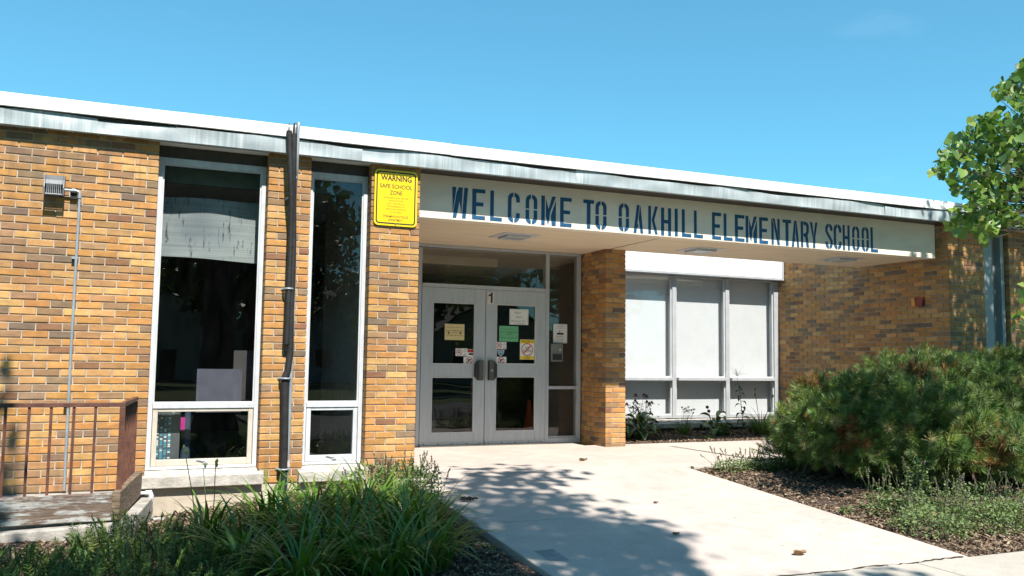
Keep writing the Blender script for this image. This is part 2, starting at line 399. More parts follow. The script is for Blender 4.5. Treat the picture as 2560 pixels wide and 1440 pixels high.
def text_obj(name, txt, x, y, z, h, m, parent=None, width=None, align='CENTER', depth=0.0008, font_sx=1.0, rotz=0.0, shear=0, bold=0.0):
    cu = bpy.data.curves.new(name, 'FONT'); cu.body = txt; cu.size = 1.0; cu.align_x = align; cu.align_y = 'CENTER'
    cu.extrude = 0.0; cu.offset = bold; cu.resolution_u = 3; cu.shear = shear
    to = bpy.data.objects.new(name, cu); COL.objects.link(to)
    bpy.context.view_layer.update()
    me = bpy.data.meshes.new_from_object(to.evaluated_get(bpy.context.evaluated_depsgraph_get()))
    bpy.data.objects.remove(to); bpy.data.curves.remove(cu)
    n = len(me.vertices); co = np.empty(n * 3, dtype=np.float32); me.vertices.foreach_get('co', co); co = co.reshape(-1, 3)
    mn, mxx = co.min(0), co.max(0)
    nl = txt.count('\n') + 1
    sc = h / (mxx[1] - mn[1])
    sx = width / (mxx[0] - mn[0]) if width else sc * font_sx
    cx = (mn[0] + mxx[0]) / 2; cy = (mn[1] + mxx[1]) / 2
    out_ = np.empty_like(co)
    out_[:, 0] = x + (co[:, 0] - cx) * sx; out_[:, 1] = y - depth; out_[:, 2] = z + (co[:, 1] - cy) * sc
    me.vertices.foreach_set('co', out_.ravel()); me.update()
    me.name = name
    for mm in list(me.materials): pass
    me.materials.clear()
    return link_mesh(name, me, m, parent)

# ================================================================== GROUND AND PAVING
def walk_z(y):
    if y > -0.577: return -0.06
    if y > -4.2: return -0.06 - 0.0705 * (-0.577 - y)
    return -0.3155 - 0.011 * (-4.2 - y)
def bed_z(x, y):
    if x < 2.0:
        xx = max(-1.2, min(1.4, x))
        if y < -5: return -0.47
        t = max(0, min(1, (1.4 - xx) / 2.0)); q = max(0, min(1, (-y - 0.35) / 0.85))
        back = -0.145 - 0.115 * (1.4 - xx); front = (-0.145 - 0.045 * -min(y, 0)) * (1 - t) + (-0.285 - 0.02 * -min(y, 0)) * t
        return back * (1 - q) + front * q
    if y > 1.0: return -0.075
    return walk_z(y) - 0.03
WL, WR = 1.385, 4.597       # walk edges
# wide sheet
xs = np.concatenate([np.linspace(-300, -12, 8), np.linspace(-10, 20, 61), np.linspace(24, 300, 8)])
ys = np.concatenate([np.linspace(-300, -30, 8), np.linspace(-28, 14, 85), np.linspace(18, 200, 8)])
def far_z(x, y):
    if y < -9: return -0.50
    if x < WL + 0.02 and y > -6: return bed_z(x, y) - 0.10
    return min(walk_z(y), bed_z(x, y)) - 0.13
GV = [(x, y, far_z(x, y)) for y in ys for x in xs]
nx = len(xs)
GF = np.array([(j * nx + i, j * nx + i + 1, (j + 1) * nx + i + 1, (j + 1) * nx + i) for j in range(len(ys) - 1) for i in range(nx - 1)])
tag(np_mesh('ground', GV, GF, M_GRASS_G), kind='structure')

walk = empty('walkway', (3, -1, -0.06), kind='structure')
def slab(x0, x1, y0, y1, m, parent, name='concrete_slab', x0b=None, x1b=None, t=0.11):
    x0b = x0 if x0b is None else x0b; x1b = x1 if x1b is None else x1b     # values at y1 (far edge)
    n = 2
    g = 0.006
    a = [(x0 + g, y0 + g), (x1 - g, y0 + g), (x1b - g, y1 - g), (x0b + g, y1 - g)]
    top = [(x, y, walk_z(y)) for x, y in a]; bot = [(x, y, z - t) for x, y, z in top]
    return MB().hexa(bot, top).build(name, m, parent, bevel=0.008)
slab(WL, WR, -2.42, -0.577, M_SLAB, walk)
slab(WL, WR, -4.2, -2.42, M_SLAB, walk)
slab(1.66, 4.70, -0.577, 2.31, M_SLAB, walk)
slab(4.70, 9.55, -0.62, 1.93, M_SLAB, walk, x1b=9.55)
sidew = empty('sidewalk', (2, -6, -0.35), kind='structure')
for i in range(-5, 8):
    x0 = -0.15 + i * 2.1
    slab(x0, x0 + 2.1, -6.3, -4.2, M_SLAB2, sidew)
# joint filler showing between the slabs
fill = MB()
fill.hexa([(WL + .02, -4.19, -0.45), (WR - .02, -4.19, -0.45), (WR - .03, -0.60, -0.2), (WL + .02, -0.60, -0.2)], [(WL + .02, -4.19, walk_z(-4.19) - .012), (WR - .02, -4.19, walk_z(-4.19) - .012), (WR - .03, -0.60, -0.074), (WL + .02, -0.60, -0.074)])
fill.box(1.70, 4.66, -0.55, 1.9, -0.2, -0.073); fill.box(4.66, 9.5, -0.55, 1.88, -0.2, -0.0735)
fill.box(-10, 14, -6.28, -4.21, -0.5, -0.352)
fill.build('joint_filler', M_SOIL, walk)
# stains on the paving, each a film 2 mm above its slab
def stain(pts, m, name='stain'):
    mb = MB(); vs = []
    for u, v in pts:
        # meet the sloped paving
        lo, hi = 4.0, 14.0
        for _ in range(40):
            mid = (lo + hi) / 2; p = px(u, v, mid)
            if p.z > walk_z(p.y) + 0.003: lo = mid
            else: hi = mid
        p = px(u, v, lo); vs.append((p.x, p.y, walk_z(p.y) + 0.0008))
    mb.add(vs, [tuple(range(len(vs)))]); return mb.build(name, m, walk)
stain([(1630, 1171), (1690, 1169), (1720, 1180), (1658, 1183)], M_PATCHL)
stain([(1500, 1250), (1560, 1244), (1605, 1259), (1540, 1266)], M_PATCHL)
stain([(2020, 1297), (2080, 1287), (2140, 1305), (2085, 1316)], M_PATCHL)
stain([(1335, 1377), (1382, 1371), (1425, 1400), (1375, 1402)], M_PATCHD)
stain([(1232, 1337), (1300, 1332), (1310, 1336), (1240, 1342)], M_PATCHL)

ck = MB(); xx = WL + 0.3; up, dn = [], []
while xx < WR - 0.02:
    y_ = -4.2 + 0.012 * math.sin(xx * 9) + random.uniform(-.012, .012); w_ = random.uniform(.004, .016)
    up.append((xx, y_ + w_, walk_z(-4.19) + 0.0012)); dn.append((xx, y_ - w_, walk_z(-4.19) + 0.0012)); xx += random.uniform(.03, .07)
for i in range(len(up) - 1): ck.add([dn[i], dn[i + 1], up[i + 1], up[i]], [(0, 1, 2, 3)])
ck.build('crack', M_SOIL, walk)
tag(bx('road', M_ROAD, None, -90, 90, -40, -22, -0.75, -0.52), kind='structure')
tag(bx('pavement', M_ROAD, None, 1.6, 26, -15.5, -7.6, -0.8, -0.42), kind='structure')  # narrow and asphalt-dark, a tone put in to lower light bounced onto the facade
tag(bx('kerb', M_CONC_CURB, None, -90, 90, -21.98, -21.8, -0.75, -0.40), kind='structure')

# mulch beds: soil sheets and loose wood chips
def sheet(name, x0, x1, y0, y1, zf, m, step=0.12, amp=0.02, inside=None):
    nx = max(2, int((x1 - x0) / step)); ny = max(2, int((y1 - y0) / step))
    X = np.linspace(x0, x1, nx + 1); Y = np.linspace(y0, y1, ny + 1)
    V = []
    for y in Y:
        for x in X:
            V.append((x, y, zf(x, y) + amp * (math.sin(x * 7.1 + y * 3.3) * 0.4 + math.sin(x * 3.7 - y * 6.1) * 0.5)))
    Fc = np.array([(j * (nx + 1) + i, j * (nx + 1) + i + 1, (j + 1) * (nx + 1) + i + 1, (j + 1) * (nx + 1) + i) for j in range(ny) for i in range(nx)])
    return tag(np_mesh(name, V, Fc, m, smooth=True), kind='structure')
sheet('mulch_bed', -4.5, WL - 0.01, -4.18, 0.06, lambda x, y: bed_z(x, y) - 0.0, M_SOIL)
sheet('mulch_bed', WR + 0.01, 14, -4.18, -0.65, lambda x, y: walk_z(y) - 0.035 + 0.03 * min(1, (x - WR)), M_SOIL)
sheet('mulch_bed', 5.17, 9.6, 1.94, 3.9, lambda x, y: -0.075 + 0.02 * (y - 1.94), M_SOIL)

def rot_mats(n, yaw=None, tilt=None, roll=None):
    yaw = rng.uniform(0, 2 * np.pi, n) if yaw is None else yaw
    tilt = np.zeros(n) if tilt is None else tilt
    roll = np.zeros(n) if roll is None else roll
    cy, sy, ct, st, cr, sr = np.cos(yaw), np.sin(yaw), np.cos(tilt), np.sin(tilt), np.cos(roll), np.sin(roll)
    Z = np.zeros(n); O = np.ones(n)
    Rz = np.stack([np.stack([cy, -sy, Z], -1), np.stack([sy, cy, Z], -1), np.stack([Z, Z, O], -1)], 1)
    Ry = np.stack([np.stack([ct, Z, st], -1), np.stack([Z, O, Z], -1), np.stack([-st, Z, ct], -1)], 1)
    Rx = np.stack([np.stack([O, Z, Z], -1), np.stack([Z, cr, -sr], -1), np.stack([Z, sr, cr], -1)], 1)
    return Rz @ Ry @ Rx
def dir_mats(d, spin=None):
    """rotation taking +Z to each direction d, with a spin about it"""
    d = d / np.linalg.norm(d, axis=1, keepdims=True); n = len(d)
    ref = np.where(np.abs(d[:, 2:3]) > 0.95, np.array([[1., 0, 0]]), np.array([[0, 0, 1.]]))
    x = np.cross(ref, d); x /= np.linalg.norm(x, axis=1, keepdims=True); y = np.cross(d, x)
    s = rng.uniform(0, 2 * np.pi, n) if spin is None else spin
    xs_ = x * np.cos(s)[:, None] + y * np.sin(s)[:, None]; ys_ = -x * np.sin(s)[:, None] + y * np.cos(s)[:, None]
    return np.stack([xs_, ys_, d], -1)
def scatter(TV, TF, Rm, S, P):
    """bake copies of a template: returns verts, faces"""
    TV = np.asarray(TV, float); TF = np.asarray(TF)
    S = np.asarray(S, float)
    if S.ndim == 1: S = S[:, None]
    V = np.einsum('nij,nkj->nki', Rm, TV[None] * S[:, None, :]) + np.asarray(P)[:, None, :]
    n = len(P); Fc = (TF[None] + (np.arange(n) * len(TV))[:, None, None]).reshape(-1, TF.shape[1])
    return V.reshape(-1, 3), Fc
def merge(parts):
    Vs, Fs, o = [], [], 0
    for V, Fc in parts:
        Vs.append(V); Fs.append(Fc + o); o += len(V)
    return np.concatenate(Vs), np.concatenate(Fs)
def chips(name, x0, x1, y0, y1, zf, n, inside=None, size=0.03):
    P = np.stack([rng.uniform(x0, x1, n), rng.uniform(y0, y1, n)], -1)
    if inside is not None: P = P[[inside(a, b) for a, b in P]]
    z = np.array([zf(a, b) for a, b in P]) + rng.uniform(0.0, 0.022, len(P))
    P = np.c_[P, z]; n = len(P)
    TV = [(-1, -0.35, 0), (1, -0.28, 0.0), (0.9, 0.3, 0.05), (-0.85, 0.33, 0.05), (0, -0.35, 0.22), (0.1, 0.33, 0.25)]
    TF = [(0, 4, 5, 3), (4, 1, 2, 5)]
    V, Fc = scatter(TV, TF, rot_mats(n, None, rng.normal(0, 0.35, n), rng.normal(0, 0.4, n)), rng.uniform(0.4, 1.2, (n, 1)) * size * rng.uniform(0.6, 1.2, (n, 3)), P)
    return tag(np_mesh(name, V, Fc, M_CHIP), kind='stuff')
chips('mulch_chips', -2.6, WL - 0.03, -4.15, 0.0, lambda x, y: bed_z(x, y) + 0.0, 30000, size=0.021)
chips('mulch_chips', WR + 0.03, 9.2, -4.15, -0.68, lambda x, y: walk_z(y) - 0.035 + 0.03 * min(1, (x - WR)), 42000, size=0.021)
chips('mulch_chips', 5.25, 9.5, 1.96, 3.6, lambda x, y: -0.075 + 0.02 * (y - 1.94), 15000, size=0.020)

# ================================================================== THE SCHOOL BUILDING
CH, JT, BL = 0.0683, 0.0105, 0.2138     # course height, joint, stretcher module
XL, P2L, P2R, P3L, P3R = -0.943, 0.075, 0.496, 1.119, 1.651
YC, YD, XC0, XC1 = 1.63, 2.31, 4.856, 5.168
XS, YW, YB = 9.60, 0.10, 3.72
ZT, ZG0, ZG1, ZB = 3.392, 3.272, 3.246, 3.112
school = empty('school_building', (0, 0, -0.06), 'low tan brick school with white roof edge and WELCOME TO OAKHILL ELEMENTARY SCHOOL canopy', 'building')

PAL = [((0.45, 0.23, 0.076), 38), ((0.50, 0.295, 0.118), 22), ((0.37, 0.205, 0.09), 18), ((0.30, 0.182, 0.098), 13), ((0.24, 0.162, 0.10), 7), ((0.18, 0.13, 0.093), 2), ((0.24, 0.12, 0.065), 4)]
PW = [w for _, w in PAL]
def tint():
    c = random.choices(PAL, PW)[0][0]; k = random.uniform(0.86, 1.12); j = random.uniform(0.95, 1.05)
    return (c[0] * k, c[1] * k * j, c[2] * k, 1.0)
BC = {}
def brick_tpl(L, D, H=CH - JT):
    """chamfered, slightly uneven brick: length along +X from 0, face at y=0, depth to +Y, bottom at z=0"""
    key = (round(L, 3), round(D, 3))
    if key not in BC:
        BC[key] = []
        for q in range(4):
            c = 0.0035; r = lambda: random.uniform(-0.0022, 0.0022)
            v = [(c + r(), r() * 0.6, c + r()), (L - c + r(), r() * 0.6, c + r()), (L - c + r(), r() * 0.6, H - c + r()), (c + r(), r() * 0.6, H - c + r()),
                 (0, c, 0), (L, c, 0), (L, c, H), (0, c, H), (0, D, 0), (L, D, 0), (L, D, H), (0, D, H)]
            f = [(0, 1, 2, 3), (0, 4, 5, 1), (1, 5, 6, 2), (2, 6, 7, 3), (3, 7, 4, 0), (4, 8, 9, 5), (5, 9, 10, 6), (6, 10, 11, 7), (7, 11, 8, 4)]
            BC[key].append((v, f, None))
    return key
BM = {}
def brick_mesh(key, q):
    if (key, q) not in BM:
        v, f, _ = BC[key][q]
        me = bpy.data.meshes.new('brick'); me.from_pydata(v, [], f); me.materials.append(M_BRICK_O); me.update()
        BM[(key, q)] = me
    return BM[(key, q)]
FIELD_V, FIELD_F, FIELD_T = [], [], []; FIELD_N = [0]
def put_brick(single, parent, a, L, z, plane, pos, D):
    """plane 'front': face looks to -Y at y=pos; plane 'side': face looks to -X at x=pos, length along +Y"""
    key = brick_tpl(L, D); q = random.randrange(4)
    out_ = random.uniform(-0.0012, 0.0016)
    if single:
        o = bpy.data.objects.new('brick', brick_mesh(key, q)); COL.objects.link(o)
        o.color = tint(); o.parent = parent
        w = Vector(parent.location) + (Vector(parent.parent.location) if parent.parent else Vector())
        o.location = Vector((a, pos - out_, z)) - w
        return
    v = np.array(BC[key][q][0]); f = np.array(BC[key][q][1])
    if plane == 'front': V = np.c_[v[:, 0] + a, v[:, 1] + pos - out_, v[:, 2] + z]
    else:   # mirror so faces look to -X
        V = np.c_[v[:, 1] + pos - out_, v[:, 0] + a, v[:, 2] + z]; f = f[:, ::-1]
    FIELD_V.append(V); FIELD_F.append(f + FIELD_N[0]); FIELD_N[0] += len(V)
    FIELD_T.append(np.tile(np.array(tint()), (len(V), 1)))
def course_cells(a0, a1, phase_half, ref_right=False, L=BL):
    """brick spans of one course between a0 and a1 (outer faces)"""
    lo, hi = a0 - JT / 2, a1 + JT / 2
    cuts = [lo]
    if ref_right:
        x = hi - (L / 2 if phase_half else L); tmp = []
        while x > lo + 0.02: tmp.append(x); x -= L
        cuts += tmp[::-1]
    else:
        x = lo + (L / 2 if phase_half else L)
        while x < hi - 0.02: cuts.append(x); x += L
    cuts.append(hi)
    return [(c0 + JT / 2, c1 - JT / 2) for c0, c1 in zip(cuts[:-1], cuts[1:])]
SINGLES = [0]
def wall_part(label=None):
    return None

# left wall
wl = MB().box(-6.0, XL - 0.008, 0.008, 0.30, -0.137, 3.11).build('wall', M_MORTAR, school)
for k in range(-2, 46):
    z = k * CH + JT / 2
    for a, b in course_cells(-5.2, XL, k % 2 == 1, True):
        single = b > -2.30 and SINGLES[0] < 310
        SINGLES[0] += single
        put_brick(single, wl, a, b - a, z, 'front', 0.0, 0.15)
# two piers between the windows (narrower below the sills)
def pier(x0, x1, nhalf, k0, parity, xa=None, xb=None):
    w = MB().box(x0 + 0.008, x1 - 0.008, 0.008, 0.30, -0.137, 3.11).build('wall', M_MORTAR, school)
    Lm = (x1 - x0 + JT) / (nhalf / 2)
    for k in range(k0, 46):
        z = k * CH + JT / 2
        lo, hi = x0, x1
        for a, b in course_cells(x0, x1, (k % 2 == 1) == parity, False, Lm):
            if k < 0:
                a = max(a, xa if xa is not None else a); b = min(b, xb if xb is not None else b)
                if b - a < 0.03: continue
            put_brick(False, w, a, b - a, z, 'front', 0.0, 0.15)
    return w
pier(P2L, P2R, 4, -2, True, 0.130, 0.452)
w3 = MB().box(P3L + 0.008, P3R - 0.008, 0.008, 2.28, -0.137, 3.11).build('wall', M_MORTAR, school)
Lm = (P3R - P3L + JT) / 2.5
for k in range(-2, 46):
    for a, b in course_cells(P3L, P3R, k % 2 == 0, False, Lm):
        if k < 0: a = max(a, 1.165)
        put_brick(False, w3, a, b - a, k * CH + JT / 2, 'front', 0.0, 0.15)
# column under the canopy
wc = MB().box(XC0 + 0.008, XC1 - 0.008, YC + 0.008, YD + 0.2, -0.10, 2.66).build('wall', M_MORTAR, school)
Lc = (XC1 - XC0 + JT) / 1.5
for k in range(-1, 39):
    z = -0.012 + k * CH + JT / 2
    half_left = k % 2 == 0
    for i, (a, b) in enumerate(course_cells(XC0, XC1, half_left, False, Lc)):
        if half_left and i == 0: continue
        put_brick(False, wc, a, b - a, z, 'front', YC, 0.0965)
    for i, (a, b) in enumerate(course_cells(YC, YD + 0.06, not half_left)):
        if not half_left and i == 0: continue
        put_brick(False, wc, a, b - a, z, 'side', XC0, 0.0965)
    put_brick(False, wc, XC0 + 0.11, 0.09, -5, 'front', YC, 0.0965) if False else None
# wall running back beside the court, and the wing front with its corner
ws = MB().box(XS + 0.008, XS + 0.3, YW + 0.02, YB + 0.4, -0.3, 3.11).build('wall', M_MORTAR, school)
XW1 = on(1, YW, 2460, 650).x; XW2 = on(1, YW, 2522, 650).x
MB().box(XS + 0.02, XW1 - 0.008, YW + 0.008, YW + 0.31, -0.4, 3.109).build('wall', M_MORTAR, school)
MB().box(XW2 + 0.008, 16, YW + 0.008, YW + 0.60, -0.4, 3.109).build('wall', M_MORTAR, school)
for k in range(-3, 46):
    z = 0.012 + k * CH + JT / 2
    half = k % 2 == 0
    for i, (a, b) in enumerate(course_cells(YW, YB + 0.1, half)):
        if half and i == 0: continue
        put_brick(False, ws, a, b - a, z, 'side', XS, 0.0965)
    for i, (a, b) in enumerate(course_cells(XS, XW1, not half)):
        if not half and i == 0: continue
        put_brick(False, ws, a, b - a, z, 'front', YW, 0.0965)
    for i, (a, b) in enumerate(course_cells(XW2, 13.2, half)):
        if half and i == 0: continue
        put_brick(False, ws, a, b - a, z, 'front', YW, 0.0965)
    for i, (a, b) in enumerate(course_cells(YW, YW + 0.5, not half)):
        if not half and i == 0: continue
        put_brick(False, ws, a, b - a, z, 'side', XW2, 0.0965)
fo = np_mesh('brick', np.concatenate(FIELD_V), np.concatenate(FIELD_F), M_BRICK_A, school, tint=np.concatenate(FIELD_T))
fo['kind'] = 'stuff'
# foundation
fd = MB(); fd.box(-6, P3R - 0.01, 0.012, 0.28, -0.9, -0.139); fd.build('foundation', M_FOUND, school)
bx('foundation', M_FOUND, school, 5.17, XS, YB + 0.02, YB + 0.2, -0.5, 0.0)
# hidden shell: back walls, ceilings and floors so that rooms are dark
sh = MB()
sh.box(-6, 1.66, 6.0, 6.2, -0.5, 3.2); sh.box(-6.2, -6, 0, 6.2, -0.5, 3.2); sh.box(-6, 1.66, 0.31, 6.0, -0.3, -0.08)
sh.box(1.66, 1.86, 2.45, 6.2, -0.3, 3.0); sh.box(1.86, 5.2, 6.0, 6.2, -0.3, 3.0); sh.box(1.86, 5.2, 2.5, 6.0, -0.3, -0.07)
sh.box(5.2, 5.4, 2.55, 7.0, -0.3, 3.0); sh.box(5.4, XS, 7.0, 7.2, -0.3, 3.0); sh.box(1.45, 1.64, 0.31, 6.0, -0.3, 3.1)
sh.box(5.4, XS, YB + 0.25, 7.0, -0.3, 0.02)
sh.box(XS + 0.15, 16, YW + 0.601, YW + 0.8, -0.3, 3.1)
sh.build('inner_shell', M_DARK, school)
# roof
rf = MB()
rf.box(-6.2, 1.66, 0.0, 6.2, 3.115, 3.36); rf.box(1.66, XS + 0.02, 0.0, 0.30, 3.125, 3.36)
rf.box(1.64, 5.4, 1.70, 6.2, 2.86, 3.04); rf.box(5.4, XS, YB + 0.12, 7.2, 3.02, 3.30); rf.box(XS + 0.02, 16, 0.0, 7.2, 3.115, 3.36)
rf.build('roof', M_WHITE, school)
so = MB(); so.box(-6.2, 16, -0.085, 0.33, 3.119, 3.150); so.build('roof_soffit', M_BRONZE, school)
# white roof edge and sheet-metal fascia in lengths
XE = 16.0
xe_ = -6.3
for q in range(9):
    x2 = min(XE, xe_ + 2.75); dy = 0.0015 * (q % 2); dz = 0.002 * ((q * 7) % 3 - 1)
    mb = MB(); mb.prismx([(-0.128 - dy, ZG0 + dz), (-0.121 - dy, ZG0 - 0.006 + dz), (-0.115, ZG0 + dz), (-0.115, ZT - 0.01), (0.0, ZT - 0.004), (0.0, ZT + dz), (-0.118 - dy, ZT + dz), (-0.128 - dy, ZT - 0.008 + dz)], xe_, x2 - 0.003)
    mb.build('roof_edge', M_WHITE, school)
    xe_ = x2
    if xe_ >= XE: break
bx('fascia_backing', M_BRONZE, school, -6.3, XE, -0.085, 0.0, 3.15, ZT - 0.012)
cuts = [-6.3, on(1, -0.1, 245, 300).x, on(1, -0.1, 905, 400).x, on(1, -0.1, 1440, 450).x, on(1, -0.1, 1870, 490).x, on(1, -0.1, 2212, 530).x, XE]
for i, (a, b) in enumerate(zip(cuts[:-1], cuts[1:])):
    n = max(8, int((b - a) / 0.04)); V = []; rows = 6
    ph = i * 1.7
    for r_ in range(rows):
        t = r_ / (rows - 1); z = ZB + (ZG1 - ZB) * t
        for j in range(n + 1):
            x = a + (b - a) * j / n
            wob = 0.011 * (math.sin(x * 1.9 + ph) + 0.7 * math.sin(x * 4.3 + 2 * ph)) * t + 0.006 * math.sin(x * 6.1 + ph) * math.sin(3.1 * t)
            V.append((x, -0.100 - 0.003 * (i % 2) - max(-0.012, wob) * 0.9 + (0.012 if 0 else 0), z + (0.012 * math.sin(x * 2.6 + ph) + 0.007 * math.sin(x * 5.7) if r_ == rows - 1 else 0)))
    # bottom hem turned under
    for j in range(n + 1):
        x = a + (b - a) * j / n; V.append((x, -0.055, ZB - 0.004))
    W = n + 1
    Fc = [(r_ * W + j, r_ * W + j + 1, (r_ + 1) * W + j + 1, (r_ + 1) * W + j) for r_ in range(rows - 1) for j in range(n)]
    Fc += [(rows * W + j, rows * W + j + 1, j + 1, j) for j in range(n)]
    np_mesh('fascia_panel', V, np.array(Fc), M_SHEET, school, smooth=False)

# canopy: lettered beam and soffit slabs
XCE = 9.47
canopy = bx('canopy_beam', M_BEAM, school, P3R + 0.004, XCE, 0.21, 0.36, 2.628, 3.118, bevel=0.006)
sl = MB()
sl.prismx([(0.362, 2.634), (1.70, 2.640), (1.70, 2.72), (0.362, 2.95)], P3R + 0.004, XCE - 0.004)
sl.build('canopy_soffit', M_SOFFIT, school)
bx('canopy_soffit', M_SOFFIT, school, P3R + 0.004, 4.935, 1.704, 2.46, 2.640, 2.85)
bx('canopy_soffit', M_SOFFIT, school, 4.941, 5.17, 1.704, 2.46, 2.641, 2.85)
# thin score in the soffit and dark batten against the column
bx('soffit_joint', M_BRONZE, school, 4.898, 4.904, 0.37, 1.69, 2.6315, 2.636)
# ---- painted stencil lettering, one mesh per letter
tx, ty, g = 0.30, 0.125, 0.022
def arc(cx, cz, rx, rz, a0, a1, n=5):
    return [(cx + rx * math.cos(R(a0 + (a1 - a0) * i / n)), cz + rz * math.sin(R(a0 + (a1 - a0) * i / n))) for i in range(n + 1)]
gx = 0.045; rzo = 0.20; rzi = 0.13; ix = 0.5 - tx
def quad(sx, sz, zlo):
    """one rounded corner of an O/C/S: sx,sz = +-1, zlo = inner end of the straight stroke"""
    o = [(0.5 + sx * 0.5, zlo)] + [(0.5 + sx * x, 0.5 + sz * z) for x, z in arc(0.0, 0.5 - rzo, 0.5, rzo, 0, 84)]
    i = [(0.5 + sx * x, 0.5 + sz * z) for x, z in arc(0.0, 0.5 - ty - rzi * 0.9, ix, rzi * 0.9, 78, 0)] + [(0.5 + sx * ix, zlo)]
    return o + i
def tall(sx):
    """full-height side stroke with both rounded corners"""
    top_o = [(0.5 + sx * x, 0.5 + z) for x, z in arc(0.0, 0.5 - rzo, 0.5, rzo, 0, 84)]
    bot_o = [(x, 1 - z) for x, z in top_o]
    top_i = [(0.5 + sx * x, 0.5 + z) for x, z in arc(0.0, 0.5 - ty - rzi * 0.9, ix, rzi * 0.9, 0, 78)]
    bot_i = [(x, 1 - z) for x, z in top_i]
    return bot_o[::-1] + top_o + top_i[::-1] + bot_i
GL = {
 'E': [[(0, 0), (1, 0), (1, ty), (tx, ty), (tx, .44), (.86, .44), (.86, .44 + ty), (tx, .44 + ty), (tx, 1 - ty), (1, 1 - ty), (1, 1), (0, 1)]],
 'L': [[(0, 0), (1, 0), (1, ty), (tx, ty), (tx, 1), (0, 1)]],
 'I': [[(0, 0), (1, 0), (1, 1), (0, 1)]],
 'T': [[(.33, 0), (.67, 0), (.67, 1 - ty), (1, 1 - ty), (1, 1), (0, 1), (0, 1 - ty), (.33, 1 - ty)]],
 'H': [[(0, 0), (tx, 0), (tx, .44), (1 - tx, .44), (1 - tx, 0), (1, 0), (1, 1), (1 - tx, 1), (1 - tx, .44 + ty), (tx, .44 + ty), (tx, 1), (0, 1)]],
 'O': [quad(1, 1, .5 + g), quad(-1, 1, .5 + g), quad(1, -1, .5 - g), quad(-1, -1, .5 - g)],
 'C': [tall(-1), quad(1, 1, .68), quad(1, -1, .32)],
 'S': [quad(1, 1, .72), quad(-1, -1, .28),
       [(0, .80), *[(0.5 - x, 0.5 + z) for x, z in arc(0.0, 0.5 - rzo, 0.5, rzo, 0, 84)], *[(0.5 - x, 0.5 + z) for x, z in arc(0.0, 0.5 - ty - rzi * 0.9, ix, rzi * 0.9, 78, 0)], (tx, .70), (1, .34), (1, .22), *[(0.5 + x, 0.5 - z) for x, z in arc(0.0, 0.5 - rzo, 0.5, rzo, 0, 84)], *[(0.5 + x, 0.5 - z) for x, z in arc(0.0, 0.5 - ty - rzi * 0.9, ix, rzi * 0.9, 78, 0)], (1 - tx, .30), (0, .66)]],
 'W': [[(0, 1), (.25, 1), (.22, .82), (.05, .18)], [(.05, 0), (.28, 0), (.47, .56), (.60, .14), (.66, 1), (.42, 1), (.27, .80)], [(.77, 1), (1, 1), (.88, 0), (.64, 0)]],
 'M': [[(0, 0), (.24, 0), (.24, 1), (0, 1)], [(.31, .90), (.31, .30), (.48, 0), (.55, .22), (.60, .46), (1.0, 1), (.74, 1), (.50, .56)], [(.72, 0), (1, 0), (1, .88), (.66, .34)]],
 'N': [[(0, 0), (.27, 0), (.27, .78), (0, 1)], [(.10, 1), (.38, 1), (1, .04), (1, 0), (.72, 0), (.33, .68), (.33, .80)], [(.73, 1), (1, 1), (1, .14), (.73, .52)]],
 'A': [[(0, 0), (.30, 0), (.36, .20), (.47, .20), (.50, .30), (.40, .32), (.62, 1), (.36, 1)], [(.72, 0), (1, 0), (.70, 1), (.66, .92), (.54, .55)]],
 'K': [[(0, 0), (.28, 0), (.28, 1), (0, 1)], [(.36, .50), (.72, 0), (1, 0), (.62, .50), (1, 1), (.72, 1)]],
 'R': [[(0, 0), (.28, 0), (.28, 1), (0, 1)], [(.34, 1), (.80, .97), (1, .86), (1, .60), (.84, .48), (1, 0), (.70, 0), (.50, .46), (.50, .40), (.34, .42), (.34, .53), (.60, .55), (.70, .64), (.70, .80), (.58, .87), (.34, .87)]],
 'Y': [[(0, 1), (.28, 1), (.46, .56), (.36, .36)], [(.36, 0), (.68, 0), (.68, .40), (1, 1), (.74, 1), (.50, .52), (.40, .36)]],
}
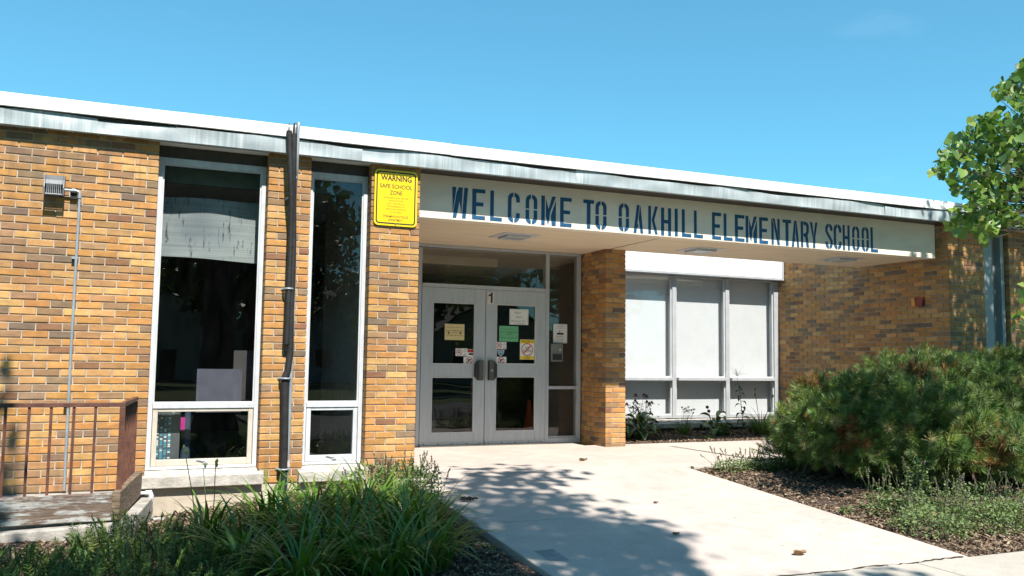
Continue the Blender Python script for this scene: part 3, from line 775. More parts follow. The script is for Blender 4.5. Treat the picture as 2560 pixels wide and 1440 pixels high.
# letters measured on the beam: (char, left u, right u, v at mid height)
def za(x): return 1040 + x / 4.2667
def zb_(x): return 1600 + x / 3.3684
LETT = [('W', za(385), za(553), 420 + 370 / 4.2667), ('E', za(600), za(738), 420 + 388 / 4.2667), ('L', za(792), za(918), 420 + 405 / 4.2667), ('C', za(980), za(1107), 420 + 422 / 4.2667), ('O', za(1170), za(1293), 420 + 442 / 4.2667),
        ('M', za(1337), za(1492), 420 + 457 / 4.2667), ('E', za(1538), za(1660), 420 + 473 / 4.2667), ('T', za(1785), za(1898), 420 + 493 / 4.2667), ('O', za(1915), za(2032), 420 + 506 / 4.2667), ('O', za(2163), za(2272), 420 + 528 / 4.2667), ('A', za(2320), za(2424), 420 + 545 / 4.2667),
        ('K', zb_(70), zb_(150), 460 + 304 / 3.3684), ('H', zb_(178), zb_(262), 460 + 318 / 3.3684), ('I', zb_(293), zb_(318), 460 + 324 / 3.3684), ('L', zb_(353), zb_(432), 460 + 331 / 3.3684), ('L', zb_(455), zb_(530), 460 + 340 / 3.3684),
        ('E', zb_(607), zb_(683), 460 + 354 / 3.3684), ('L', zb_(705), zb_(780), 460 + 364 / 3.3684), ('E', zb_(800), zb_(880), 460 + 372 / 3.3684), ('M', zb_(890), zb_(985), 460 + 382 / 3.3684), ('E', zb_(1005), zb_(1078), 460 + 392 / 3.3684), ('N', zb_(1107), zb_(1177), 460 + 401 / 3.3684), ('T', zb_(1203), zb_(1273), 460 + 410 / 3.3684), ('A', zb_(1277), zb_(1340), 460 + 419 / 3.3684), ('R', zb_(1355), zb_(1422), 460 + 424 / 3.3684), ('Y', zb_(1433), zb_(1495), 460 + 430 / 3.3684),
        ('S', zb_(1562), zb_(1622), 460 + 440 / 3.3684), ('C', zb_(1632), zb_(1696), 460 + 446 / 3.3684), ('H', zb_(1708), zb_(1766), 460 + 452 / 3.3684), ('O', zb_(1788), zb_(1847), 460 + 460 / 3.3684), ('O', zb_(1868), zb_(1926), 460 + 466 / 3.3684), ('L', zb_(1943), zb_(2003), 460 + 471 / 3.3684)]
YLET = 0.2075
def letter_h(u):     # letters drift slightly in size along the beam
    return 0.345 - 0.0 * u
for ch, u0, u1, vm in LETT:
    a = on(1, YLET, u0, vm); b = on(1, YLET, u1, vm); zc = (a.z + b.z) / 2; h = 0.345
    mb = MB()
    for poly in GL[ch]:
        mb.prism([(a.x + (b.x - a.x) * p[0], zc - h / 2 + h * p[1]) for p in poly], YLET - 0.0012, 0.2105)
    mb.build('letter', M_BLUE, canopy)

# ---- the two front windows
YF = 0.13
def frame_ring(mb, x0, x1, z0, z1, w, y0, y1, wt=None, wb=None, mi=0):
    wt = wt or w; wb = wb or w
    mb.box(x0, x0 + w, y0, y1, z0, z1, mi); mb.box(x1 - w, x1, y0, y1, z0, z1, mi)
    mb.box(x0 + w, x1 - w, y0 + 0.002, y1, z1 - wt, z1, mi); mb.box(x0 + w, x1 - w, y0 + 0.002, y1, z0, z0 + wb, mi)
def front_window(x0, x1, beige):
    mb = MB(); zt, zb, ztr = 3.0, 0.012, 0.615
    frame_ring(mb, x0, x1, zb, zt, 0.042, YF, YF + 0.09, 0.06, 0.03)
    mb.box(x0 + 0.043, x1 - 0.043, YF - 0.006, YF + 0.085, ztr - 0.028, ztr + 0.022)
    w = mb.build('window', M_ALU_W, school, bevel=0.004)
    sash = MB(); frame_ring(sash, x0 + 0.046, x1 - 0.046, zb + 0.032, ztr - 0.030, 0.045, YF + 0.004, YF + 0.07, 0.03, 0.06)
    sash.build('sash', M_BEIGE if beige else M_ALU_W, w, bevel=0.004)
    MB().box(x0 + 0.038, x1 - 0.038, YF + 0.03, YF + 0.036, ztr + 0.02, zt - 0.055).build('pane', M_GLASS, w)
    MB().box(x0 + 0.088, x1 - 0.088, YF + 0.028, YF + 0.034, zb + 0.09, ztr - 0.055).build('pane', M_GLASS, w)
    # stop beads round the upper pane
    bd = MB(); frame_ring(bd, x0 + 0.042, x1 - 0.042, ztr + 0.022, zt - 0.06, 0.014, YF + 0.014, YF + 0.031)
    bd.build('glazing_bead', M_ALU, w)
    # window crank on the sash
    xm = (x0 + x1) / 2
    cr = MB(); cr.tube([(xm - 0.055, YF + 0.001, zb + 0.085), (xm + 0.01, YF - 0.012, zb + 0.082), (xm + 0.035, YF - 0.008, zb + 0.066)], 0.006, 6); cr.box(xm + 0.01, xm + 0.055, YF - 0.006, YF + 0.006, zb + 0.052, zb + 0.072)
    cr.build('crank_handle', M_ALU_W, w)
    # dark caulk on the brick sides; dark board standing in for head recess shade
    ck = MB(); ck.box(x0 - 0.014, x0, YF + 0.002, YF + 0.06, -0.0, 3.11); ck.box(x1, x1 + 0.014, YF + 0.002, YF + 0.06, 0.0, 3.11); ck.box(x0, x1, YF + 0.01, YF + 0.08, 3.0, 3.115)
    ck.build('caulk_and_head_shade', M_BRONZE, w)
    # precast sill
    s = MB(); s.prismx([(-0.055, -0.030), (-0.055, -0.135), (0.011, -0.1365), (0.24, -0.1365), (0.24, 0.010), (YF + 0.02, 0.010)], x0 - 0.045, x1 + 0.045)
    s.build('sill', M_STONE, w, bevel=0.006)
    return w
W1 = front_window(XL + 0.004, P2L - 0.004, True)
W2 = front_window(P2R + 0.004, P3L - 0.004, False)

# ---- entrance: frame, transom, doors, sidelights
FX0, FX1 = 1.70, 4.835
ZD0 = -0.06; ZDT = on(1, YD, 1212, 724).z
xA, xB, xC, xD = 2.435, 3.355, 3.355, 4.272
fr = MB()
fr.box(FX0, FX1, YD, YD + 0.11, on(1, YD, 1250, 628).z - 0.0, 2.638)                       # head
fr.box(xA - 0.05, xA, YD, YD + 0.11, ZD0, 2.58); fr.box(xD, xD + 0.055, YD, YD + 0.11, ZD0, 2.60); fr.box(FX1 - 0.06, FX1, YD + 0.001, YD + 0.11, ZD0, 2.60); fr.box(FX0, FX0 + 0.05, YD + 0.001, YD + 0.11, ZD0, 2.60)
zh0, zh1 = ZDT + 0.004, ZDT + 0.055
fr.box(xA, xD, YD - 0.012, YD + 0.11, zh0, zh1)                                               # transom bar
fr.box(xA, xD, YD - 0.03, YD - 0.012, zh1 - 0.022, zh1 - 0.004)
zs = on(1, YD, 1410, 969).z
for a, b in ((xD + 0.055, FX1 - 0.06), (FX0 + 0.05, xA - 0.05)):
    fr.box(a, b, YD + 0.003, YD + 0.10, zs - 0.022, zs + 0.022); fr.box(a, b, YD + 0.003, YD + 0.10, ZD0, ZD0 + 0.075); fr.box(a, b, YD + 0.02, YD + 0.09, ZD0 + 0.075, ZD0 + 0.10)
ent = fr.build('entrance_frame', M_ALU_D, school, bevel=0.004)
MB().box(xA, xD, YD + 0.04, YD + 0.046, zh1, on(1, YD, 1250, 628).z).build('pane', M_WIRE, ent)
MB().box(xD + 0.055, FX1 - 0.06, YD + 0.04, YD + 0.046, zs + 0.022, on(1, YD, 1250, 628).z).build('pane', M_WIRE, ent)
MB().box(xD + 0.055, FX1 - 0.06, YD + 0.04, YD + 0.046, ZD0 + 0.10, zs - 0.022).build('pane', M_WIRE, ent)
MB().box(FX0 + 0.05, xA - 0.05, YD + 0.04, YD + 0.046, ZD0 + 0.10, 2.58).build('pane', M_WIRE, ent)
bx('threshold', M_STEEL, ent, xA, xD, YD - 0.06, YD + 0.10, -0.058, -0.045)
def door(x0, x1, left):
    y0, y1 = YD - 0.006, YD + 0.04
    st = 0.155; zt = ZDT; z0 = -0.04
    def Zp(v): return on(1, YD, 1130 if left else 1290, v).z
    if left: pz = [Zp(756), Zp(911), Zp(942), Zp(1083)]
    else: pz = [Zp(762), Zp(911), Zp(941), Zp(1078)]
    mb = MB()
    mb.box(x0 + 0.004, x0 + st, y0, y1, z0, zt); mb.box(x1 - st, x1 - 0.004, y0, y1, z0, zt)
    mb.box(x0 + st, x1 - st, y0 + 0.002, y1, pz[0], zt); mb.box(x0 + st, x1 - st, y0 + 0.002, y1, pz[2], pz[1]); mb.box(x0 + st, x1 - st, y0 + 0.002, y1, z0, pz[3])
    d = mb.build('door', M_ALU_D, school, bevel=0.003)
    bd = MB()
    frame_ring(bd, x0 + st, x1 - st, pz[1], pz[0], 0.014, y0 - 0.004, y0 + 0.02); frame_ring(bd, x0 + st, x1 - st, pz[3], pz[2], 0.014, y0 - 0.004, y0 + 0.02)
    bd.build('glazing_bead', M_ALU, d)
    MB().box(x0 + st, x1 - st, y0 + 0.018, y0 + 0.024, pz[1], pz[0]).build('pane', M_GLASS, d)
    MB().box(x0 + st, x1 - st, y0 + 0.018, y0 + 0.024, pz[3], pz[2]).build('pane', M_GLASS, d)
    # pull handle: a deep angular block
    xh = x1 - 0.085 if left else x0 + 0.085; s = -1 if left else 1
    zt_, zb_2 = on(1, YD - 0.05, 1212, 901).z, on(1, YD - 0.05, 1212, 951).z
    h = MB(); zc = (zt_ + zb_2) / 2; hh = (zt_ - zb_2) / 2
    prof = [(0.045, -hh), (0.045, hh), (-0.03, hh), (-0.075, hh * 0.62), (-0.075, -hh * 0.62), (-0.03, -hh)]
    def pr(dx): return xh + (dx if left else -dx)
    h.prism([(pr(a_), zc + b_) for a_, b_ in prof], y0 - 0.055, y0 - 0.002)
    h.build('handle', M_BLACKP, d, bevel=0.006)
    pl = MB(); pl.box(min(pr(-0.024), pr(0.044)), max(pr(-0.024), pr(0.044)), y0 - 0.062, y0 - 0.056, zc - hh * 0.98, zc + hh * 0.98); pl.build('pull_plate', M_GREYP, d, bevel=0.003)
    if not left:
        MB().tube([(pr(0.01), y0 - 0.070, zc), (pr(0.01), y0 - 0.060, zc)], 0.022, 14).build('lock_cylinder', M_STEEL, d)
    sw = MB(); sw.box(x0 + 0.01, x1 - 0.01, y0 - 0.008, y0 + 0.004, z0 - 0.012, z0 + 0.028)
    for q in range(5):
        xx = x0 + 0.06 + q * (x1 - x0 - 0.12) / 4; sw.tube([(xx, y0 - 0.012, z0 + 0.012), (xx, y0 - 0.007, z0 + 0.012)], 0.008, 6, mi=1)
    sw.build('door_sweep', [M_ALU, M_BLACKP], d)
    return d
D1 = door(xA, xB, True); D2 = door(xC, xD, False)
# vestibule: ceiling with a dim hanging strip fixture, inner doors' dark wall
vb = MB(); vb.box(1.87, 5.19, 2.47, 5.9, 2.60, 2.63); vb.build('vestibule_ceiling', M_SOFFIT, school)
bx('vestibule_beam', M_SOFFIT, school, 2.3, 3.9, 3.2, 3.5, 2.48, 2.598)
vb2 = MB()
for zz in np.arange(0.0, 2.5, CH * 1.0)[:0]: pass
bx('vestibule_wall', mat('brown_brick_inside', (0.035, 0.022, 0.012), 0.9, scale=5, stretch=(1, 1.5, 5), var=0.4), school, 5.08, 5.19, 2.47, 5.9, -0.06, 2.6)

# ---- court window wall
Zb0 = on(1, YB, 1760, 1044).z; Zhd = on(1, YB, 1800, 692).z
ZTR = on(1, YB, 1760, 947).z
bx('header_panel', M_WHITE, school, 5.17, on(1, YB, 1938, 670).x, YB - 0.17, YB + 0.10, Zhd + 0.02, 3.30)
cw = MB()
xr0 = on(1, YB, 1934, 850).x
mull = [on(1, YB, 1685, 850).x, on(1, YB, 1818, 850).x, on(1, YB, 1685, 850).x - 1.12]
cw.box(5.17, XS - 0.002, YB - 0.175, YB + 0.12, Zhd - 0.02, Zhd + 0.019)
cw.box(xr0, XS - 0.002, YB - 0.02, YB + 0.12, Zb0, Zhd - 0.03); cw.box(on(1, YB, 1938, 670).x, XS - 0.003, YB - 0.176, YB + 0.12, Zhd + 0.021, 3.30)
for x in mull: cw.box(x - 0.04, x + 0.04, YB - 0.015, YB + 0.11, Zb0, Zhd - 0.03)
edges = [5.17] + sorted(sum([[x - 0.04, x + 0.04] for x in mull], [])) + [xr0]
for a, b in zip(edges[::2], edges[1::2]):
    cw.box(a, b, YB - 0.085, YB + 0.155, ZTR - 0.03, ZTR + 0.02); cw.box(a, b, YB - 0.005, YB + 0.10, Zb0, Zb0 + 0.05)
cwin = cw.build('court_window', mat('court_frame', (0.36, 0.38, 0.40), 0.5, var=0.08), school, bevel=0.004)
for a, b in zip(edges[::2], edges[1::2]):
    bd = MB(); frame_ring(bd, a, b, ZTR + 0.021, Zhd - 0.031, 0.022, YB + 0.012, YB + 0.05); frame_ring(bd, a, b, Zb0 + 0.051, ZTR - 0.031, 0.022, YB + 0.012, YB + 0.05)
    bd.build('glazing_bead', M_ALU, cwin)
    MB().box(a, b, YB + 0.03, YB + 0.036, ZTR + 0.02, Zhd - 0.03).build('pane', M_GLASS, cwin)
    MB().box(a, b, YB + 0.03, YB + 0.036, Zb0 + 0.05, ZTR - 0.03).build('pane', M_GLASS, cwin)
sl_ = MB(); sl_.prismx([(YB - 0.22, Zb0 - 0.075), (YB - 0.22, Zb0 - 0.15), (YB + 0.1, Zb0 - 0.15), (YB + 0.1, Zb0 - 0.01), (YB - 0.03, Zb0 - 0.02)], 5.17, XS - 0.004)
sl_.build('sill', M_STONE, cwin, bevel=0.005)
# blinds behind each bay of the court window
for i, (a, b) in enumerate(zip(edges[::2], edges[1::2])):
    nm = ['narrow white blind mostly behind the brick column', 'white blind filling the court window bay beside the brick column', 'white blind filling the middle court window bay', 'white blind with dark specks in the right court window bay'][i]
    bl = MB(); a2, b2 = (a - 0.038 if i else a), (b + 0.038 if i < 3 else b + 0.12); bl.box(a2, b2, YB + 0.16, YB + 0.172, ZTR - 0.02, Zhd + 0.06); bl.box(a2, b2, YB + 0.165, YB + 0.177, Zb0 - 0.03, ZTR - 0.031)
    o = tag(bl.build('window_blind', M_BLIND), nm, 'blind', 'white blinds in the court window')

# ---- wing window between the wing piers
wx0, wx1 = XW1, XW2
wg = MB()
wg.box(wx0 + 0.0, wx0 + 0.30, YW + 0.10, YW + 0.14, -0.3, 3.10)
wg.box(wx0 + 0.30, wx0 + 0.36, YW + 0.22, YW + 0.28, -0.3, 3.10)
wg.box(wx0 + 0.36, wx1 + 0.0, YW + 0.16, YW + 0.24, -0.3, 3.10)
wg.box(wx1 - 0.10, wx1 - 0.03, YW + 0.06, YW + 0.16, -0.3, 3.10)
wg.build('wing_panel', M_WING, school, bevel=0.003)

# ================================================================== THINGS FIXED TO THE BUILDING
def circle(cx, cz, r, n=24): return [(cx + r * math.cos(2 * math.pi * i / n), cz + r * math.sin(2 * math.pi * i / n)) for i in range(n)]
def ring(mb, cx, cz, r0, r1, y0, y1, n=28, mi=0):
    for i in range(n):
        a, b = 2 * math.pi * i / n, 2 * math.pi * (i + 1) / n
        mb.prism([(cx + r0 * math.cos(a), cz + r0 * math.sin(a)), (cx + r1 * math.cos(a), cz + r1 * math.sin(a)), (cx + r1 * math.cos(b), cz + r1 * math.sin(b)), (cx + r0 * math.cos(b), cz + r0 * math.sin(b))], y0, y1, mi)
def rrect(x0, x1, z0, z1, r, n=5):
    pts = []
    for cx, cz, a0 in ((x1 - r, z1 - r, 0), (x0 + r, z1 - r, 90), (x0 + r, z0 + r, 180), (x1 - r, z0 + r, 270)):
        pts += [(cx + r * math.cos(R(a0 + 90 * i / n)), cz + r * math.sin(R(a0 + 90 * i / n))) for i in range(n + 1)]
    return pts
# ---- yellow warning sign on the brick pier
SX0, SX1, SZ1, SZ0 = 1.148, 1.612, 3.066, 2.474
sy = -0.022
sign = empty('warning_sign', ((SX0 + SX1) / 2, sy, SZ0), 'yellow WARNING SAFE SCHOOL ZONE sign with black border on the brick pier', 'sign')
MB().prism(rrect(SX0, SX1, SZ0, SZ1, 0.045), sy, sy + 0.004).build('panel', M_YEL, sign)
bm_ = MB(); o_ = rrect(SX0 + 0.018, SX1 - 0.018, SZ0 + 0.018, SZ1 - 0.018, 0.035); i_ = rrect(SX0 + 0.032, SX1 - 0.032, SZ0 + 0.032, SZ1 - 0.032, 0.024); n_ = len(o_)
for q in range(n_):
    bm_.prism([o_[q], o_[(q + 1) % n_], i_[(q + 1) % n_], i_[q]], sy - 0.0008, sy + 0.0002)
bm_.build('border', M_INK, sign)
scx = (SX0 + SX1) / 2; H_ = SZ1 - SZ0; W_ = SX1 - SX0
def sl_text(t, fz, h, w, m=M_INK, bold=0.012): text_obj('lettering', t, scx, sy, SZ1 - H_ * fz, h, m, sign, width=w, bold=bold)
sl_text('WARNING', 0.148, 0.062, 0.335, bold=0.03)
sl_text('SAFE SCHOOL', 0.295, 0.045, 0.355)
sl_text('ZONE', 0.408, 0.045, 0.135)
for t, fz, w in (('INCREASED PENALTIES FOR', .502, .27), ('GANG ACTIVITIES', .553, .155), ('AND THE USE SALE', .605, .19), ('OR POSSESSION OF', .655, .195), ('DRUGS AND WEAPONS', .705, .215), ('IN THIS AREA', .757, .13)):
    sl_text(t, fz, 0.0175, w, M_INKB)
sl_text('STREAMWOOD POLICE', 0.835, 0.026, 0.275); sl_text('DEPARTMENT', 0.897, 0.026, 0.16)
bt = MB()
for zz in (SZ1 - 0.022, SZ0 + 0.022): bt.tube([(scx, sy - 0.006, zz), (scx, sy, zz)], 0.009, 10)
bt.build('bolt', M_STEEL, sign)

# ---- floodlight on the left wall and its conduit
fl = empty('wall_light', (-1.81, 0, 2.50), 'grey louvred wall pack light on the left brick wall', 'light')
fx0, fx1, fz0, fz1 = -1.893, -1.724, 2.505, 2.703
mb = MB()
prof = [(0.0, fz0 + 0.01), (-0.135, fz0), (-0.132, fz0 + 0.07), (-0.115, fz0 + 0.14), (-0.075, fz1 - 0.012), (-0.03, fz1), (0.0, fz1)]
mb.prismx(prof, fx0, fx0 + 0.014); mb.prismx(prof, fx1 - 0.014, fx1)
prof2 = [(-0.0, fz0 + 0.10), (-0.122, fz0 + 0.10), (-0.113, fz0 + 0.14), (-0.073, fz1 - 0.014), (-0.03, fz1 - 0.002), (0.0, fz1 - 0.002)]
mb.prismx(prof2, fx0 + 0.0142, fx1 - 0.0142)
mb.box(fx0 + 0.0142, fx1 - 0.0142, -0.133, -0.10, fz0 + 0.001, fz0 + 0.014); mb.box(fx0 + 0.0142, fx1 - 0.0142, -0.03, 0.0, fz0 + 0.002, fz0 + 0.10)
mb.build('housing', mat('light_housing', (0.13, 0.14, 0.15), 0.4, 0.2, var=0.15, scale=12), fl, bevel=0.003)
for q in range(8):
    xx = fx0 + 0.03 + q * (fx1 - fx0 - 0.06) / 7
    b_ = MB(); b_.box(xx - 0.0025, xx + 0.0025, -0.130, -0.06, fz0 + 0.0145, fz0 + 0.0995); b_.build('louvre', mat('louvre_grey', (0.25, 0.27, 0.285), 0.45, 0.2), fl)
bx('lamp_recess', M_BLACKP, fl, fx0 + 0.0143, fx1 - 0.0143, -0.088, -0.031, fz0 + 0.0146, fz0 + 0.0994)
cd = empty('conduit', (-1.60, -0.03, -0.14), 'thin grey conduit running down the left brick wall from the wall light', 'conduit')
MB().tube([(fx1, -0.05, 2.572), (-1.665, -0.05, 2.572), (-1.625, -0.05, 2.570), (-1.606, -0.05, 2.562), (-1.601, -0.05, 2.54), (-1.601, -0.045, 2.3), (-1.605, -0.035, 1.2), (-1.600, -0.032, -0.12)], 0.0125, 10).build('pipe', M_GALV, cd)
MB().tube([(-1.668, -0.05, 2.572), (-1.637, -0.05, 2.572)], 0.019, 10).build('coupling', M_GALV, cd)
MB().tube([(-1.601, -0.05, 2.535), (-1.601, -0.05, 2.505)], 0.018, 10).build('coupling', M_GALV, cd)
for zz in (1.95, 0.62): bx('strap', M_GALV, cd, -1.640, -1.588, -0.052, 0.0, zz, zz + 0.02)
bx('junction_box', M_BLACKP, cd, -1.68, -1.62, -0.035, 0.0, 2.50, 2.56)

# ---- insulated lines and the galvanised conduit on the middle pier
ins = empty('insulated_pipes', (0.29, -0.05, -0.4), 'pair of black foam insulated pipes dropping from the roof edge down the middle brick pier', 'pipes')
def seq(us, y): return [on(1, y, u, v) for u, v in us]
MB().tube(seq([(723, 327), (724, 350), (726, 430), (728, 470), (727, 520), (725, 600), (722, 700), (718, 780)], -0.15)[:4] + seq([(728, 560), (725, 640), (722, 720), (719, 800), (716, 860)], -0.075), 0.028, 12).build('foam_sleeve', M_BLACK, ins)
MB().tube(seq([(735, 335), (735, 360), (734, 430)], -0.15) + seq([(733, 520), (733, 600), (731, 690), (727, 780), (726, 880), (720, 925), (711, 945)], -0.06), [0.032] * 10, 12).build('foam_sleeve', M_BLACK, ins)
MB().tube(seq([(712, 948), (712, 1010), (711, 1100), (709, 1180), (706, 1262)], -0.05), 0.039, 12).build('foam_sleeve', M_BLACK, ins)
MB().tube([on(1, -.15, 723, 327), on(1, -.15, 723, 318), on(1, -.14, 724, 311), on(1, -.02, 724, 309)], 0.008, 8).build('copper_line', M_STEEL, ins)
for q, du in enumerate((0, 4)):
    MB().tube([on(1, -.15, 734 + du, 335), on(1, -.15, 735 + du, 318), on(1, -.14, 735.5 + du, 311), on(1, -.02, 736 + du, 309)], 0.011 if q else 0.008, 8).build('copper_line', M_STEEL if q else M_BLACK, ins)
gc = empty('galvanised_conduit', (0.34, -0.05, -0.4), 'galvanised steel conduit beside the black pipes on the middle brick pier', 'conduit')
gp = seq([(747, 309)], -0.02) + seq([(747.5, 308), (746.5, 313), (745.5, 330), (744, 380), (742, 430)], -0.155) + seq([(739.5, 460), (737.5, 500), (737, 570), (736.5, 650), (734, 760), (729, 900), (723, 1060), (718, 1180), (713, 1262)], -0.05)
MB().tube(gp, 0.0155, 10).build('pipe', M_GALV, gc)
MB().tube(seq([(739, 440), (738.5, 446)], -0.14), 0.020, 10).build('coupling', M_GALV, gc)
MB().tube(seq([(720, 1151), (719.5, 1166)], -0.05), 0.024, 10).build('coupling', M_STONE, gc)
MB().tube(seq([(719.3, 1167), (719, 1178)], -0.05), 0.021, 10).build('coupling', M_GALV, gc)
for v_, ua, ub in ((497, 716, 738), (722, 706, 735), (946, 697, 727), (1173, 692, 722)):
    a = on(1, -0.03, ua, v_); b = on(1, -0.03, ub, v_)
    cl = MB(); cl.box(a.x - 0.01, b.x, -0.006, 0.0, a.z - 0.012, a.z + 0.012); xm = (a.x + b.x) / 2 - 0.0
    cl.tube([(xm - 0.045, -0.004, a.z), (xm - 0.042, -0.075, a.z), (xm - 0.02, -0.102, a.z), (xm + 0.02, -0.102, a.z), (xm + 0.042, -0.075, a.z), (xm + 0.045, -0.004, a.z)], 0.010, 6)
    cl.tube([(a.x, -0.012, a.z), (a.x, 0, a.z)], 0.009, 8)
    cl.build('clamp', M_GALV, gc)

# ---- recessed soffit lights
def soffit_light(corners, label):
    c = [on(2, 2.634, u, v) for u, v in corners]; cx = sum(p.x for p in c) / 4; cy = sum(p.y for p in c) / 4
    t = empty('soffit_light', (cx, cy, 2.634), label, 'light', 'recessed lights in the canopy soffit')
    w = 0.245
    mb = MB(); z0, z1 = 2.6295, 2.640
    mb.box(cx - w, cx + w, cy - w, cy - w + 0.10, z0, z1); mb.box(cx - w, cx + w, cy + w - 0.10, cy + w, z0, z1); mb.box(cx - w, cx - w + 0.10, cy - w + 0.1, cy + w - 0.1, z0, z1); mb.box(cx + w - 0.10, cx + w, cy - w + 0.1, cy + w - 0.1, z0, z1)
    w2 = 0.155
    mb.build('trim', M_ALU_W, t, bevel=0.003)
    mb = MB(); z0 = 2.60
    mb.box(cx - w2, cx + w2, cy - w2, cy - w2 + 0.03, z0, 2.6294); mb.box(cx - w2, cx + w2, cy + w2 - 0.03, cy + w2, z0, 2.6294); mb.box(cx - w2, cx - w2 + 0.03, cy - w2 + 0.03, cy + w2 - 0.03, z0, 2.6294); mb.box(cx + w2 - 0.03, cx + w2, cy - w2 + 0.03, cy + w2 - 0.03, z0, 2.6294)
    mb.build('door_frame', M_ALU_W, t, bevel=0.003)
    bx('lens', mat('prismatic_lens', (0.45, 0.47, 0.48), 0.25, var=0.18, scale=90), t, cx - w2 + 0.03, cx + w2 - 0.03, cy - w2 + 0.03, cy + w2 - 0.03, 2.604, 2.6293)
soffit_light([(1235, 590), (1280, 580), (1338, 590), (1290, 600)], 'square recessed light in the canopy soffit above the double doors')
soffit_light([(1703, 625), (1735, 617), (1798, 624), (1770, 632)], 'square recessed light in the soffit just right of the brick column')
soffit_light([(2050, 648), (2090, 641), (2145, 647), (2120, 655)], 'square recessed light at the far right end of the soffit by the side wall')

# ---- fire alarm strobe on the side wall
a = on(0, XS, 2286, 745); b = on(0, XS, 2312, 766)
ya, yb_ = b.y, a.y; za0, za1 = b.z, a.z
fa = empty('fire_alarm', (XS, (ya + yb_) / 2, za0), 'red fire alarm strobe with amber lens on the shaded brick side wall', 'alarm')
bx('housing', mat('dull_red_housing', (0.20, 0.022, 0.02), 0.5), fa, XS - 0.055, XS - 0.001, ya, ya + (yb_ - ya) * 0.68, za0, za1, bevel=0.004)
bx('lens', mat('amber_lens', (0.55, 0.25, 0.04), 0.3), fa, XS - 0.07, XS - 0.001, ya + (yb_ - ya) * 0.70, yb_, za0 + 0.01, za1 - 0.005, bevel=0.006)

# ---- intercom box and notices on the entrance
yg = YD + 0.008            # in front of the door glass
def P1(u, v, y=YD + 0.0): return on(1, y, u, v)
def notice(u0, u1, v0, v1, name, label, cat, m, y=None, group=None, tilt=0):
    y = y if y is not None else yg
    a = on(1, y, u0, (v0 * 2 + v1) / 3); b = on(1, y, u1, (v0 * 2 + v1) / 3); um = (u0 + u1) / 2
    z1 = on(1, y, um, v0).z; z0 = on(1, y, um, v1).z
    t = empty(name, ((a.x + b.x) / 2, y, z0), label, cat, group)
    MB().box(a.x, b.x, y, y + 0.0015, z0, z1).build('sheet', m, t)
    return t, a.x, b.x, z0, z1, y
def tx_line(t, x0, x1, z0, z1, y, s, fx, fz, h, w, m=M_INK, shear=0):
    text_obj('lettering', s, x0 + (x1 - x0) * fx, y, z1 - (z1 - z0) * fz, h * (z1 - z0), m, t, width=w * (x1 - x0), shear=shear)
t, *q = notice(1112, 1161, 810, 850, 'yellow_notice', 'pale yellow Spanish summer closing notice taped inside the left door glass', 'notice', M_PAPER_Y)
for s, fx, fz, h, w in (('ESTIMADAS FAMILIAS, NO LOS ENCONTRAMOS', .5, .21, .05, .86), ('Estaremos CERRADOS durante', .5, .41, .075, .88), ('el VERANO', .52, .51, .07, .30), ('NOS VEMOS EN AGOSTO', .52, .71, .07, .82)): tx_line(t, *q, s, fx, fz, h, w)
mb = MB(); x0, x1, z0, z1, y = q; mb.prism(circle(x0 + (x1 - x0) * .2, z1 - (z1 - z0) * .55, 0.017, 12), y - 0.0008, y); mb.prism(circle(x0 + (x1 - x0) * .8, z1 - (z1 - z0) * .55, 0.017, 12), y - 0.0008, y); mb.build('emblem', mat('brown_red_print', (0.20, 0.08, 0.05), 0.6), t)
t, *q = notice(1274, 1321, 773, 812, 'open_gym_notice', 'white handwritten Open Gym paper with scalloped outline on the right door glass', 'notice', M_PAPER)
for s, fx, fz, h, w in (('Open', .42, .24, .13, .34), ('Gym', .50, .52, .15, .32), ('Use Door 9 in', .46, .76, .11, .78), ('Parking lot', .52, .92, .10, .58)): tx_line(t, *q, s, fx, fz, h, w, shear=0.2)
mb = MB(); x0, x1, z0, z1, y = q
for i in range(7):
    cx = x0 + (x1 - x0) * (0.10 + 0.8 * i / 6); ring_pts = [(cx + 0.013 * math.cos(R(a)), z1 - 0.022 + 0.011 * math.sin(R(a))) for a in range(0, 181, 30)]
    for p_, q_ in zip(ring_pts[:-1], ring_pts[1:]): mb.prism([p_, q_, (q_[0], q_[1] - 0.0022), (p_[0], p_[1] - 0.0022)], y - 0.0008, y)
for xx in (x0 + 0.012, x1 - 0.012):
    mb.box(xx - 0.001, xx + 0.001, y - 0.0008, y, z0 + 0.02, z1 - 0.03)
mb.build('scalloped_outline', M_INK, t)
t, *q = notice(1248, 1296, 815, 854, 'green_notice', 'green CLOSED for the SUMMER notice on the right door glass', 'notice', M_PAPER_G)
for s, fx, fz, h, w in (('Sorry we missed you...', .5, .20, .06, .70), ('We are CLOSED for the', .5, .38, .085, .90), ('SUMMER', .52, .52, .08, .32), ('SEE YOU IN AUGUST!', .5, .77, .08, .84)): tx_line(t, *q, s, fx, fz, h, w)
mb = MB(); x0, x1, z0, z1, y = q
mb.prism([(x0 + .012, z0 + .075), (x0 + .035, z0 + .085), (x0 + .025, z0 + .068)], y - .0008, y); mb.prism([(x1 - .045, z0 + .072), (x1 - .012, z0 + .083), (x1 - .02, z0 + .067)], y - .0008, y); mb.build('emblem', M_RED, t)
